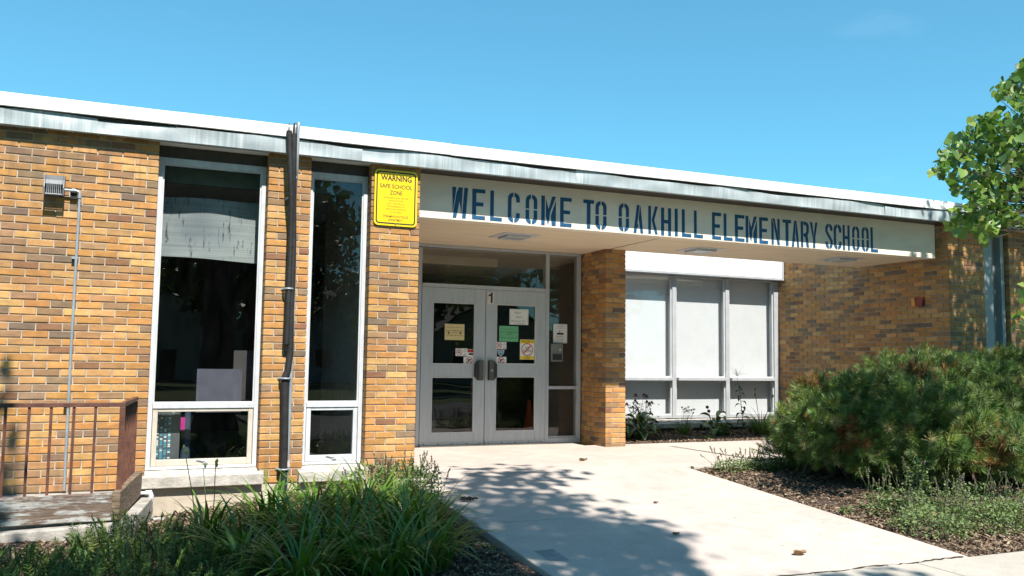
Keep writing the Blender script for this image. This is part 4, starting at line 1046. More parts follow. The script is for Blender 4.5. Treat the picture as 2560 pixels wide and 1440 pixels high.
def prohibition(t, cx, cz, r, y, pict):
    pm = MB()
    if pict == 'smoke':
        pm.box(cx - r * .62, cx + r * .45, y - .0009, y, cz - r * .25, cz - r * .03); pm.prism([(cx + r * .1, cz + r * .12), (cx + r * .55, cz + r * .5), (cx + r * .3, cz + r * .62), (cx, cz + r * .3)], y - .0009, y)
    else:
        pm.prism([(cx - r * .55, cz + r * .36), (cx + r * .62, cz + r * .42), (cx + r * .62, cz + r * .12), (cx - r * .12, cz + r * .05), (cx - r * .22, cz - r * .55), (cx - r * .58, cz - r * .5), (cx - r * .42, cz + r * .02)], y - .0009, y)
    pm.build('pictogram', M_INK, t)
    rm = MB(); ring(rm, cx, cz, r * .84, r, y - .0014, y - .0001, 24)
    d = r * .60; w = r * .075
    rm.prism([(cx - d - w, cz + d - w), (cx - d + w, cz + d + w), (cx + d + w, cz - d + w), (cx + d - w, cz - d - w)], y - .0016, y - .0003)
    rm.build('red_circle', M_RED, t)
for (u0, u1, v0, v1, lab) in ((1139, 1168, 871, 890, 'white NO SMOKING NO VAPING sticker on the left door glass'), (1240, 1266, 855, 873, 'white NO SMOKING NO VAPING sticker on the right door glass under the green notice')):
    t, *q = notice(u0, u1, v0, v1, 'no_smoking_sticker', lab, 'sticker', M_PAPER, group='no smoking stickers on the doors')
    x0, x1, z0, z1, y = q; prohibition(t, x0 + (x1 - x0) * .30, (z0 + z1) / 2, (z1 - z0) * .42, y, 'smoke')
    for s, fz in (('NO', .16), ('SMOKING', .34), ('NO', .66), ('VAPING', .85)): tx_line(t, *q, s, .79, fz, .12, .34 if len(s) > 3 else .14)
for (u0, u1, v0, v1, lab) in ((1159, 1187, 892, 911, 'white no guns sticker low on the left door glass'), (1240, 1266, 892, 911, 'white no guns sticker low on the right door glass below the blue shield')):
    t, *q = notice(u0, u1, v0, v1, 'no_guns_sticker', lab, 'sticker', M_PAPER, group='no guns stickers on the doors')
    x0, x1, z0, z1, y = q; prohibition(t, (x0 + x1) / 2, (z0 + z1) / 2, (z1 - z0) * .46, y, 'gun')
t, *q = notice(1168, 1185, 873, 892, 'camera_sticker', 'small red and white video surveillance sticker on the left door glass', 'sticker', M_PAPER)
x0, x1, z0, z1, y = q
bx('header', M_RED, t, x0 + .004, x1 - .004, y - .0008, y, z1 - (z1 - z0) * .42, z1 - .004)
tx_line(t, *q, 'SMILE', .5, .14, .10, .5, M_YPRINT); tx_line(t, *q, 'YOU ARE ON CAMERA', .5, .32, .07, .7, M_YPRINT)
mb = MB(); mb.prism(rrect(x0 + .02, x1 - .012, z0 + .025, z0 + .05, .012), y - .0008, y); mb.build('pictogram', M_INK, t)
t = empty('shield_sticker', on(1, yg, 1253, 891), 'blue and silver shield sticker with letter M on the right door glass', 'sticker')
cx = on(1, yg, 1252, 882).x; zt_ = on(1, yg, 1252, 874).z; zb__ = on(1, yg, 1252, 891).z; hh = zt_ - zb__
def shield(s): return [(cx - .052 * s, zt_ - .012 - hh * (1 - s) * .4), (cx - .03 * s, zt_ - .003 - hh * (1 - s) * .4), (cx, zt_ - .008 - hh * (1 - s) * .4), (cx + .03 * s, zt_ - .003 - hh * (1 - s) * .4), (cx + .052 * s, zt_ - .012 - hh * (1 - s) * .4), (cx + .042 * s, zb__ + hh * .42), (cx, zb__ + hh * (1 - s) * .6), (cx - .042 * s, zb__ + hh * .42)]
MB().prism(shield(1), yg - .0002, yg + .001).build('sheet', M_PAPER, t); MB().prism(shield(.82), yg - .001, yg - .0002).build('field', M_BPRINT, t)
text_obj('lettering', 'M', cx, yg - .001, zt_ - hh * .42, hh * .36, M_PAPER, t, width=hh * .42)
t, *q = notice(1300, 1336, 849, 899, 'no_bullying_poster', 'WE ARE A NO BULLYING ZONE poster with yellow bands on the right door glass', 'poster', M_PAPER)
x0, x1, z0, z1, y = q
bx('band', M_YPRINT, t, x0 + .002, x1 - .002, y - .0007, y, z1 - (z1 - z0) * .19, z1 - .003); bx('band', M_YPRINT, t, x0 + .002, x1 - .002, y - .0007, y, z0 + .003, z0 + (z1 - z0) * .17)
tx_line(t, x0, x1, z0, z1, y - .0007, 'WE ARE A', .5, .10, .13, .80); tx_line(t, x0, x1, z0, z1, y - .0007, 'ZONE', .5, .91, .12, .40)
tx_line(t, *q, 'NO', .5, .42, .12, .26); tx_line(t, *q, 'BULLYING', .5, .56, .12, .56)
rm = MB(); ccx, ccz, r = (x0 + x1) / 2, (z0 + z1) / 2, (x1 - x0) * .40
ring(rm, ccx, ccz, r * .88, r, y - .0016, y - .0002); d = r * .63; w = r * .06
rm.prism([(ccx - d - w, ccz - d + w), (ccx - d + w, ccz - d - w), (ccx + d + w, ccz + d - w), (ccx + d - w, ccz + d + w)], y - .0018, y - .0004); rm.build('red_circle', M_RED, t)
t, *q = notice(1383, 1418, 810, 858, 'welcome_poster', 'white WELCOME BIENVENIDO poster with blue patterned border on the sidelight', 'poster', M_PAPER, y=YD + 0.030)
x0, x1, z0, z1, y = q
bd = MB()
for i in range(11):
    fx = i / 10; s = .006
    for (cx, cz) in ((x0 + .008 + (x1 - x0 - .016) * fx, z1 - .009), (x0 + .008 + (x1 - x0 - .016) * fx, z0 + .009), (x0 + .008, z0 + .008 + (z1 - z0 - .016) * fx), (x1 - .008, z0 + .008 + (z1 - z0 - .016) * fx)):
        bd.prism([(cx - s, cz), (cx, cz - s), (cx + s, cz), (cx, cz + s)], y - .0008 - .0001 * (i % 3), y)
bd.build('border', M_BPRINT, t)
for s, fz, h, w in (('WELCOME', .14, .05, .48), ('Please press the button', .23, .03, .70), ('BIENVENIDO', .65, .05, .60), ('Por favor presione', .75, .03, .62), ('el boton', .82, .03, .48)): tx_line(t, *q, s, .5, fz, h, w)
hp = MB(); hp.prism(rrect(x0 + .058, x1 - .058, z0 + (z1 - z0) * .44, z0 + (z1 - z0) * .54, .008), y - .0008, y); hp.box((x0 + x1) / 2 - .012, (x0 + x1) / 2 - .002, y - .0008, y, z0 + (z1 - z0) * .53, z0 + (z1 - z0) * .66); hp.build('pictogram', M_INK, t)
t, *q = notice(1219, 1235, 731, 761, 'door_number', 'white plate with a black number 1 at the top of the right door', 'number plate', mat('number_plate', (0.62, 0.58, 0.54), 0.6), y=YD - 0.0095)
x0, x1, z0, z1, y = q; w_ = x1 - x0; h_ = z1 - z0
one = MB(); one.prism([(x0 + w_ * .50, z0 + h_ * .12), (x0 + w_ * .78, z0 + h_ * .12), (x0 + w_ * .80, z0 + h_ * .98), (x0 + w_ * .58, z0 + h_ * .98), (x0 + w_ * .42, z0 + h_ * .84), (x0 + w_ * .14, z0 + h_ * .80), (x0 + w_ * .14, z0 + h_ * .66), (x0 + w_ * .50, z0 + h_ * .70)], y - .0012, y); one.build('lettering', M_INK, t)
a = on(1, YD, 1376, 859); b = on(1, YD, 1406, 904)
ic = empty('intercom', ((a.x + b.x) / 2, YD, b.z), 'brushed steel intercom box with round button and black panel on the sidelight mullion', 'intercom')
bx('face_plate', M_STEEL, ic, a.x, b.x, YD - 0.02, YD + 0.002, b.z, a.z, bevel=0.003)
bx('card_reader', M_BLACKP, ic, a.x + .028, b.x - .028, YD - 0.042, YD - 0.0205, b.z + .02, b.z + (a.z - b.z) * .42, bevel=0.004)
MB().tube([(b.x - .05, YD - .030, b.z + (a.z - b.z) * .66), (b.x - .05, YD - .0205, b.z + (a.z - b.z) * .66)], .016, 14).build('button', M_ALU, ic)
gr_ = MB()
for i in range(4): gr_.box(a.x + .05 + i * .02, a.x + .054 + i * .02, YD - .0212, YD - .0202, a.z - .05, a.z - .045)
for xx in (a.x + .012, b.x - .012):
    for zz in (a.z - .012, b.z + .012): gr_.tube([(xx, YD - .0225, zz), (xx, YD - .0203, zz)], .005, 8)
gr_.build('speaker_holes', M_BLACKP, ic)

# ---- things inside the left room, seen through the glass
bl = MB(); V = []; Fc = []
nx_, nz_ = 24, 14
def sheet_mesh(name, P00, P10, P01, P11, yb, amp, m, nx=24, nz=14, thick=0.004):
    V = []
    for side in (0, 1):
        for j in range(nz + 1):
            for i in range(nx + 1):
                s, t_ = i / nx, j / nz
                p = (P00 * (1 - s) + P10 * s) * (1 - t_) + (P01 * (1 - s) + P11 * s) * t_
                V.append((p.x, p.y + amp * math.sin(s * 7 + t_ * 2) * (0.4 + t_) + side * thick, p.z + amp * 0.6 * math.sin(s * 5)))
    W = nx + 1; o = W * (nz + 1); Fc = []
    for j in range(nz):
        for i in range(nx):
            q = (j * W + i, j * W + i + 1, (j + 1) * W + i + 1, (j + 1) * W + i); Fc.append(q); Fc.append(tuple(k + o for k in q[::-1]))
    return np_mesh(name, V, np.array(Fc), m, None, smooth=True)
m, nt, out = new_mat('stained_shade')
p = N(nt, 'ShaderNodeBsdfPrincipled', i_Roughness=0.8); nt.links.new(p.outputs[0], out.inputs['Surface'])
n1 = noise(nt, pos_node(nt, (14, 1, 2.2)), 2.0, 6, 0.7); n2 = noise(nt, pos_node(nt, (1, 1, 70)), 1.0, 2); n3 = noise(nt, pos_node(nt, (1, 1, 1)), 1.6, 2)
c = ramp(nt, n1, [(0.36, (0.06, 0.07, 0.075)), (0.42, (0.24, 0.27, 0.29))])
c = mixc(nt, 1.0, c, ramp(nt, n2, [(0.35, (0.8, 0.8, 0.8)), (0.6, (1.05, 1.05, 1.05))]), 'MULTIPLY')
nt.links.new(mixc(nt, 1.0, c, ramp(nt, n3, [(0.3, (0.75, 0.78, 0.8)), (0.65, (1.35, 1.3, 1.2))]), 'MULTIPLY'), p.inputs['Base Color'])
M_SHADE = m
yi = 0.36
tag(sheet_mesh('hanging_paper_shade', on(1, yi, 400, 640), on(1, yi, 652, 658), on(1, yi, 404, 492), on(1, yi, 668, 508), yi, 0.012, M_SHADE), 'grey stained paper shade hanging halfway down the wide window', 'paper shade')
tag(MB().box(XL - 0.05, P2L + 0.06, 0.34, 0.39, 2.80, 3.04).build('blind_headrail', mat('olive_blind', (0.10, 0.125, 0.11), 0.7)), 'grey green rolled blind at the top of the wide left window', 'blind')
tag(MB().box(P2R - 0.05, P3L + 0.1, 0.34, 0.39, 2.82, 3.04).build('blind_headrail', mat('olive_blind', (0.10, 0.125, 0.11), 0.7)), 'grey green rolled blind at the top of the narrow window', 'blind')
a = on(1, 0.5, 493, 922); b = on(1, 0.5, 602, 1030)
tag(MB().box(a.x, b.x, 0.5, 0.51, b.z, a.z).build('poster_board', mat('lilac_board', (0.085, 0.085, 0.115), 0.8)), 'lilac grey poster board standing behind the wide window', 'board')
a = on(1, 0.62, 585, 876); b = on(1, 0.62, 645, 1000)
tag(MB().box(a.x, b.x, 0.62, 0.63, b.z, a.z).build('poster_board', mat('dark_board', (0.055, 0.05, 0.05), 0.8)), 'dark brown board behind the lilac poster board in the wide window', 'board')
# reading banner
yb2 = 0.30
a = on(1, yb2, 384, 1012); b = on(1, yb2, 446, 1160)
rb = empty('reading_banner', ((a.x + b.x) / 2, yb2, b.z), 'dark reading banner with rows of tiny pictures behind the lower wide window pane', 'banner')
MB().box(a.x, b.x, yb2, yb2 + 0.004, b.z, a.z).build('sheet', mat('banner_grey', (0.085, 0.095, 0.10), 0.6), rb)
text_obj('lettering', 'eading', a.x + 0.135, yb2, on(1, yb2, 405, 1028).z, 0.030, M_PAPER, rb, width=0.115)
text_obj('lettering', 'tion, PreK-3', a.x + 0.135, yb2, on(1, yb2, 405, 1037).z, 0.016, M_PAPER, rb, width=0.11)
th = [MB(), MB(), MB()]
for r_ in range(24):
    for c_ in range(4):
        zz = on(1, yb2, 400, 1045 + r_ * 4.75).z; xx = a.x + 0.034 + c_ * 0.036
        if random.random() < 0.92: th[random.choices((0, 1, 2), (5, 3, 4))[0]].box(xx, xx + 0.022, yb2 - 0.001, yb2, zz - 0.008, zz + 0.006)
th[0].build('picture_row', mat('thumb_blue', (0.08, 0.30, 0.40), 0.6), rb); th[1].build('picture_row', mat('thumb_dark', (0.03, 0.10, 0.16), 0.6), rb); th[2].build('picture_row', M_PAPER, rb)
a = on(1, 0.42, 452, 1044); b = on(1, 0.42, 462, 1078)
tag(MB().box(a.x, b.x, 0.42, 0.46, b.z, a.z).build('pink_folder', mat('magenta_card', (0.45, 0.02, 0.22), 0.6)), 'magenta folder edge beside the reading banner in the wide window', 'folder')
tag(MB().tube([on(1, 0.45, 470, 1030), on(1, 0.45, 461, 1160)], [0.03, 0.05], 10).build('blue_roll', mat('blue_roll', (0.03, 0.05, 0.09), 0.7)), 'dark blue rolled mat leaning beside the reading banner', 'roll')

# ================================================================== RAMP EDGE, RAILING, PIPE AT THE LEFT
YPL = -1.30
A0 = on(1, YPL, 300, 1232); A1 = on(1, YPL, 300, 1300); L0 = on(1, YPL, 0, 1247)
tilt_z = (A0.z - L0.z) / (A0.x - L0.x)
pe = empty('timber_edging', (A0.x, YPL, A1.z), 'weathered peeling white timber planks edging the raised landing at the left', 'edging')
def plank(name, p0, p1, ztop0, ztop1, h, t, m, parent):
    """upright board between ground points p0,p1"""
    d = Vector((p1[0] - p0[0], p1[1] - p0[1], 0)).normalized(); n = Vector((-d.y, d.x, 0)) * t
    b = [(p0[0], p0[1], ztop0 - h), (p1[0], p1[1], ztop1 - h), (p1[0] + n.x, p1[1] + n.y, ztop1 - h), (p0[0] + n.x, p0[1] + n.y, ztop0 - h)]
    tp = [(p0[0], p0[1], ztop0), (p1[0], p1[1], ztop1), (p1[0] + n.x, p1[1] + n.y, ztop1), (p0[0] + n.x, p0[1] + n.y, ztop0)]
    return MB().hexa(b, tp).build(name, m, parent, bevel=0.008)
plank('plank', (L0.x - 2.0, YPL), (A0.x - 0.002, YPL), L0.z - 2.0 * tilt_z, A0.z, A0.z - A1.z, 0.06, M_PLANK, pe)
B1 = on(1, -0.04, 350, 1182)
plank('plank', (A0.x + 0.003, YPL - 0.02), (B1.x + 0.02, -0.06), A0.z + 0.012, B1.z + 0.02, A0.z - A1.z + 0.01, 0.06, M_PLANK_B, pe)
cb = MB()
cb.hexa([(L0.x - 2.2, YPL - 0.09, -0.7), (A0.x + 0.12, YPL - 0.09, -0.7), (A0.x + 0.12, YPL + 0.2, -0.7), (L0.x - 2.2, YPL + 0.2, -0.7)], [(L0.x - 2.2, YPL - 0.09, A1.z - 0.115), (A0.x + 0.12, YPL - 0.09, A1.z - 0.01), (A0.x + 0.12, YPL + 0.2, A1.z - 0.01), (L0.x - 2.2, YPL + 0.2, A1.z - 0.115)])
cb.hexa([(A0.x + 0.01, YPL + 0.2, -0.7), (A0.x + 0.13, YPL + 0.2, -0.7), (B1.x + 0.12, -0.06, -0.7), (B1.x + 0.02, -0.06, -0.7)], [(A0.x + 0.01, YPL + 0.2, A1.z - 0.008), (A0.x + 0.13, YPL + 0.2, A1.z - 0.008), (B1.x + 0.12, -0.06, -0.205), (B1.x + 0.02, -0.06, -0.205)])
tag(cb.build('landing_kerb', M_CONC_CURB, None, bevel=0.01), 'low concrete kerb under the weathered planks', 'kerb')
tag(bx('landing', M_CONC_CURB, None, -6, A0.x - 0.01, YPL + 0.07, -0.005, -0.6, -0.145), kind='structure')
rl = empty('railing', (A0.x, YPL, -0.1), 'rusty brown steel railing with square balusters on the landing at the left', 'railing')
ry = YPL + 0.10
ztop = on(1, ry, 150, 1011).z; xe = on(1, ry, 303, 1100).x
rb1 = Vector((on(1, -0.08, 340, 1000).x, -0.08, 0))
MB().box(-4.2, xe + 0.02, ry - 0.02, ry + 0.02, ztop - 0.022, ztop + 0.012).build('top_rail', M_RUST, rl, bevel=0.003)
MB().hexa([(xe - 0.02, ry + 0.021, ztop - 0.022), (xe + 0.021, ry + 0.021, ztop - 0.022), (rb1.x + 0.02, rb1.y, ztop - 0.022), (rb1.x - 0.02, rb1.y, ztop - 0.022)], [(xe - 0.02, ry + 0.021, ztop + 0.012), (xe + 0.021, ry + 0.021, ztop + 0.012), (rb1.x + 0.02, rb1.y, ztop + 0.012), (rb1.x - 0.02, rb1.y, ztop + 0.012)]).build('top_rail', M_RUST, rl, bevel=0.003)
for u in (240, 186, 129, 74, 15):
    p_ = on(1, ry, u, 1015).x; bx('baluster', M_RUST, rl, p_ - 0.010, p_ + 0.010, ry - 0.010, ry + 0.010, -0.16, ztop - 0.0225)
for i in range(14):
    x_ = on(1, ry, 15, 1015).x - 0.150 * (i + 1); bx('baluster', M_RUST, rl, x_ - 0.010, x_ + 0.010, ry - 0.010, ry + 0.010, -0.16, ztop - 0.0225)
bx('post', M_RUST, rl, xe - 0.021, xe + 0.021, ry - 0.021, ry + 0.02, -0.16, ztop - 0.0226, bevel=0.003)
for i in range(8):
    t_ = (i + 1) / 8.3; x_ = xe + (rb1.x - xe) * t_; y_ = ry + (rb1.y - ry) * t_
    bx('baluster', M_RUST, rl, x_ - 0.010, x_ + 0.010, y_ - 0.010, y_ + 0.010, -0.16, ztop - 0.0225)
bx('post', M_RUST, rl, rb1.x - 0.014, rb1.x + 0.018, rb1.y - 0.002, rb1.y + 0.03, -0.16, ztop - 0.03)
# white pipe elbow
pv = empty('white_drain_pipe', (-0.9, -0.08, -0.4), 'short white plastic pipe elbow against the foundation beside the planks', 'pipe')
e0 = on(1, -0.09, 350, 1233); e1 = on(1, -0.09, 378, 1233)
MB().tube([(e0.x - 0.1, -0.09, e0.z), (e1.x - 0.03, -0.09, e0.z)], 0.014, 10).build('pipe', M_WHITE, pv)
MB().tube([(e1.x - 0.05, -0.09, e0.z), (e1.x - 0.012, -0.09, e0.z + 0.002), (e1.x, -0.09, e0.z - 0.03), (e1.x, -0.09, e0.z - 0.075)], [0.022, 0.026, 0.026, 0.024], 12).build('elbow', M_ALU_W, pv)
MB().tube([(e1.x - 0.004, -0.09, e0.z - 0.07), (e1.x - 0.004, -0.09, -0.42)], 0.013, 10).build('pipe', M_ALU_W, pv)
tag(bx('white_timber', mat('white_grain', (0.50, 0.51, 0.52), 0.8, scale=3, stretch=(2, 2, 40), var=0.15), None, -0.9, 0.02, -0.16, -0.06, -0.47, -0.385, bevel=0.01), 'white painted timber lying along the foundation behind the daylilies', 'timber')

# ================================================================== PLANTING
def tint_leaf(name, rough=0.5, trans=0.2, spec=0.4):
    m, nt, out = new_mat(name)
    c = N(nt, 'ShaderNodeAttribute', attribute_name='tint').outputs['Color']
    p = N(nt, 'ShaderNodeBsdfPrincipled', i_Roughness=rough); p.inputs['Specular IOR Level'].default_value = spec
    nt.links.new(c, p.inputs['Base Color'])
    t = N(nt, 'ShaderNodeBsdfTranslucent'); nt.links.new(mixc(nt, 1.0, c, (1.3, 1.35, 0.5), 'MULTIPLY'), t.inputs['Color'])
    ms = N(nt, 'ShaderNodeMixShader', i_Fac=trans); nt.links.new(p.outputs[0], ms.inputs[1]); nt.links.new(t.outputs[0], ms.inputs[2])
    nt.links.new(ms.outputs[0], out.inputs['Surface']); return m
M_NEEDLE = tint_leaf('needles', 0.5, 0.12)
M_LEAF_T = tint_leaf('tinted_leaves', 0.42, 0.28, 0.5)
M_LILY = leaf_mat('daylily_blades', [(0.05, 0.13, 0.014), (0.08, 0.175, 0.02), (0.11, 0.22, 0.025), (0.06, 0.15, 0.02), (0.15, 0.24, 0.03), (0.09, 0.18, 0.022), (0.21, 0.18, 0.07)], 0.4, 0.25)
M_CAT = leaf_mat('catmint_leaves', [(0.12, 0.185, 0.065), (0.16, 0.23, 0.08), (0.21, 0.275, 0.11), (0.13, 0.19, 0.095)], 0.6, 0.25, 0.3)
M_SPIKE = leaf_mat('dry_flower_spikes', [(0.19, 0.18, 0.10), (0.24, 0.23, 0.13), (0.11, 0.085, 0.15), (0.21, 0.20, 0.11), (0.17, 0.18, 0.09)], 0.8, 0.1, 0.2)
M_STEM = mat('green_stem', (0.07, 0.12, 0.03), 0.6, var=0.25, scale=20)

def tuft_template(n_needles, length, shoot, ang0, ang1, width, flat=False):
    V, Fc = [], []
    for i in range(n_needles):
        t_ = i / n_needles; a = i * 2.39996; z = shoot * t_
        if flat: a = (0.0 if i % 2 else math.pi) + random.uniform(-0.35, 0.35)
        th = R(ang1 + (ang0 - ang1) * t_ + random.uniform(-8, 8)); L = length * random.uniform(0.8, 1.1)
        d = Vector((math.sin(th) * math.cos(a), math.sin(th) * math.sin(a), math.cos(th)))
        s = d.cross(Vector((0, 0, 1))); s = s.normalized() if s.length > 1e-4 else Vector((1, 0, 0))
        s = (Matrix.Rotation(random.uniform(-0.8, 0.8), 3, d) @ s) * width * 0.5
        b = Vector((0, 0, z)); o = len(V)
        V += [b - s * 0.6, b + s * 0.6, b + d * L * 0.6 + s, b + d * L]
        Fc.append((o, o + 1, o + 2, o + 3))
    # the twig itself
    o = len(V); r = 0.0035
    V += [Vector((r, 0, -shoot)), Vector((-r, r, -shoot)), Vector((0, -r, shoot)), Vector((0, r, shoot * 0.98))]; Fc.append((o, o + 1, o + 2, o + 3))
    return np.array([tuple(v) for v in V]), np.array(Fc)
def tints(cols, w, n, k, jit=0.18):
    c = np.array(cols)[rng.choice(len(cols), n, p=np.array(w) / sum(w))] * rng.uniform(1 - jit, 1 + jit, (n, 1))
    return np.repeat(np.c_[c, np.ones(n)], k, axis=0)

# ---- mugo pine mass on the right
pine = empty('mugo_pine', (7.2, -1.5, -0.15), 'big spreading mugo pine with some brown needles beside the walk at the right', 'shrub')
LOBES = [((6.42, -1.72, 0.34), (0.98, 0.85, 0.60)), ((7.60, -1.35, 0.42), (1.30, 0.98, 0.70)), ((9.2, -1.45, 0.44), (1.4, 1.0, 0.72)), ((6.75, -2.35, 0.22), (0.75, 0.50, 0.44)), ((8.3, -2.3, 0.30), (0.95, 0.55, 0.55)), ((5.92, -1.5, 0.32), (0.46, 0.55, 0.38))]
def lobe_points(n, lobes, lo=0.72, hi=1.0, zmin=-0.1):
    P, D = [], []
    vol = np.array([r[0] * r[1] + r[1] * r[2] for _, r in lobes]); vol /= vol.sum()
    for (c, r), f in zip(lobes, vol):
        k = int(n * f); d = rng.normal(size=(k, 3)); d /= np.linalg.norm(d, axis=1, keepdims=True)
        bump = 1 + 0.10 * np.sin(d[:, 0] * 7 + c[0]) * np.sin(d[:, 1] * 6 + c[1] * 3) + 0.07 * np.sin(d[:, 2] * 11 + d[:, 0] * 9)
        p = np.array(c) + d * np.array(r) * (rng.uniform(lo, hi, (k, 1)) ** 0.5) * bump[:, None]
        nn = d / np.array(r); nn /= np.linalg.norm(nn, axis=1, keepdims=True)
        P.append(p); D.append(nn)
    P = np.concatenate(P); D = np.concatenate(D)
    keep = P[:, 2] > zmin
    for c, r in lobes:      # drop what is deep inside another lobe
        q = (((P - np.array(c)) / np.array(r)) ** 2).sum(1); keep &= q > lo * 0.62
    return P[keep], D[keep]
PP, DD = [], []
for (c, r) in LOBES:
    k = int(34 * r[0] * r[1]) + 8
    for i in range(k):
        f = (i + 0.5) / k; th = math.acos(1 - 1.35 * f); ph = i * 2.39996 + random.uniform(-.3, .3)
        d = np.array([math.sin(th) * math.cos(ph), math.sin(th) * math.sin(ph), math.cos(th)])
        sc_ = np.array(c) + d * np.array(r) * random.uniform(.74, .98); sr = random.uniform(.17, .30)
        n = int(520 * sr * sr) + 26
        q = rng.normal(size=(n, 3)); q += d * 0.9; q /= np.linalg.norm(q, axis=1, keepdims=True)
        PP.append(sc_ + q * sr * np.array([1, 1, .8]) * rng.uniform(.55, 1.05, (n, 1))); DD.append(q)
    q = rng.normal(size=(150, 3)); q /= np.linalg.norm(q, axis=1, keepdims=True)
    PP.append(np.array(c) + q * np.array(r) * rng.uniform(.3, .85, (150, 1))); DD.append(q)
P = np.concatenate(PP); D = np.concatenate(DD); kp = P[:, 2] > -0.05; P = P[kp]; D = D[kp]
D = D * 1.0 + np.array([0, -0.05, 0.45]) + rng.normal(0, 0.25, P.shape)
print('tufts', len(P))
parts = []; tl = []
NPC = [(0.075, 0.145, 0.036), (0.12, 0.20, 0.045), (0.20, 0.25, 0.05), (0.18, 0.24, 0.085), (0.26, 0.15, 0.05), (0.30, 0.28, 0.12)]
brown = (np.sin(P[:, 0] * 3.1) * np.sin(P[:, 1] * 4.3 + 1) * np.sin(P[:, 2] * 5.1) > 0.62)
for q in range(4):
    TV, TF = tuft_template(46, 0.076, 0.065, 18, 80, 0.0062)
    sel = np.arange(len(P)) % 4 == q
    n = sel.sum()
    parts.append(scatter(TV, TF, dir_mats(D[sel]), rng.uniform(0.8, 1.35, (n, 1)), P[sel]))
    c = np.array(NPC)[rng.choice(6, n, p=[.28, .30, .12, .22, .02, .06])] * rng.uniform(0.8, 1.2, (n, 1))
    bsel = brown[sel] & (rng.random(n) < 0.55); c[bsel] = np.array([0.20, 0.095, 0.03]) * rng.uniform(0.6, 1.2, (bsel.sum(), 1))
    tl.append(np.repeat(np.c_[c, np.ones(n)], len(TV), axis=0))
V, Fc = merge(parts)
o = np_mesh('foliage', V, Fc, M_NEEDLE, pine, tint=np.concatenate(tl)); o['kind'] = 'stuff'
mb = MB()
for i in range(70):
    c, r = LOBES[i % 6]
    b0 = Vector((c[0] + random.uniform(-.35, .35), c[1] + random.uniform(-.2, .2), -0.15)); a = random.uniform(0, 6.28); el = random.uniform(0.05, 1.2)
    d = Vector((math.cos(a) * math.cos(el), math.sin(a) * math.cos(el), math.sin(el)))
    e = Vector(c) + Vector((d.x * r[0], d.y * r[1], d.z * r[2])) * 0.9; mid = (b0 + e) / 2 - Vector((0, 0, 0.06))
    mb.tube([b0, mid, e], [0.017, 0.012, 0.005], 5)
mb.build('branch', M_BARK, pine)

# ---- yew at the lower left, and a small dark one beside the pine
def yew(name, lobes, n, label, cat='shrub'):
    t = empty(name, lobes[0][0][:2] + (-0.4,), label, cat)
    P, D = lobe_points(n, lobes, 0.6, 1.05, -0.42)
    D = D * 0.9 + np.array([0, 0, 0.12]) + rng.normal(0, 0.3, P.shape)
    parts, tl = [], []
    for q in range(3):
        TV, TF = tuft_template(40, 0.030, 0.12, 50, 82, 0.0066, flat=True)
        sel = np.arange(len(P)) % 3 == q; n = sel.sum()
        parts.append(scatter(TV, TF, dir_mats(D[sel]), rng.uniform(0.8, 1.3, (n, 1)), P[sel]))
        tl.append(tints([(0.045, 0.095, 0.025), (0.07, 0.14, 0.032), (0.13, 0.205, 0.04), (0.20, 0.27, 0.06)], [.4, .3, .2, .1], n, len(TV)))
    V, Fc = merge(parts); o = np_mesh('foliage', V, Fc, M_NEEDLE, t, tint=np.concatenate(tl)); o['kind'] = 'stuff'
    mb = MB()
    for i in range(16):
        c, r = lobes[i % len(lobes)]; e = Vector(c) + Vector((random.uniform(-.8, .8) * r[0], random.uniform(-.8, .8) * r[1], random.uniform(.2, .9) * r[2]))
        mb.tube([Vector((c[0], c[1], c[2] - r[2] - 0.1)), (Vector(c) + e) / 2, e], [0.012, 0.008, 0.003], 5)
    mb.build('branch', M_BARK, t)
yew('yew_shrub', [((-1.75, -3.0, -0.36), (0.5, 0.50, 0.22)), ((-1.05, -2.3, -0.33), (0.45, 0.45, 0.22)), ((-0.95, -3.2, -0.36), (0.6, 0.5, 0.22)), ((-1.6, -3.7, -0.36), (0.5, 0.5, 0.27)), ((-2.3, -3.4, -0.36), (0.5, 0.5, 0.22))], 2700, 'low spreading yew with bright tips in the shade at the lower left')
yew('yew_shrub', [((5.75, -0.92, 0.0), (0.30, 0.25, 0.24)), ((6.2, -0.85, 0.02), (0.4, 0.25, 0.28))], 620, 'dark feathery young yew at the left foot of the mugo pine')

# ---- daylilies
def lily_blades(cx, cy, z, n, L0, L1, rad, spread=1.0, w=0.016):
    V, Fc = [], []
    for i in range(n):
        a = random.uniform(0, 2 * math.pi); r0 = rad * math.sqrt(random.random()); L = random.uniform(L0, L1)
        b = Vector((cx + math.cos(a) * r0, cy + math.sin(a) * r0, z)); a2 = a + random.uniform(-0.7, 0.7)
        d = Vector((math.cos(a2), math.sin(a2), 0)); s = Vector((-d.y, d.x, 0)); th = R(random.uniform(62, 86)); curl = random.uniform(0.7, 2.1) * spread
        p = b.copy(); o = len(V); k = 7; wz = w * random.uniform(0.7, 1.25); tw = random.uniform(-0.5, 0.5)
        for j in range(k + 1):
            t_ = j / k; ww = wz * (0.75 + 0.6 * t_ - 1.33 * t_ ** 2.2) * 0.5 + 0.0006
            ss = s * math.cos(tw * t_) + Vector((0, 0, 1)) * math.sin(tw * t_) * 0.6
            V += [p - ss * ww, p + ss * ww]
            ang = th - curl * t_ * 1.3
            p = p + (d * math.cos(ang) + Vector((0, 0, math.sin(ang)))) * (L / k)
        for j in range(k): Fc.append((o + 2 * j, o + 2 * j + 1, o + 2 * j + 3, o + 2 * j + 2))
    return np.array([tuple(v) for v in V]), np.array(Fc)
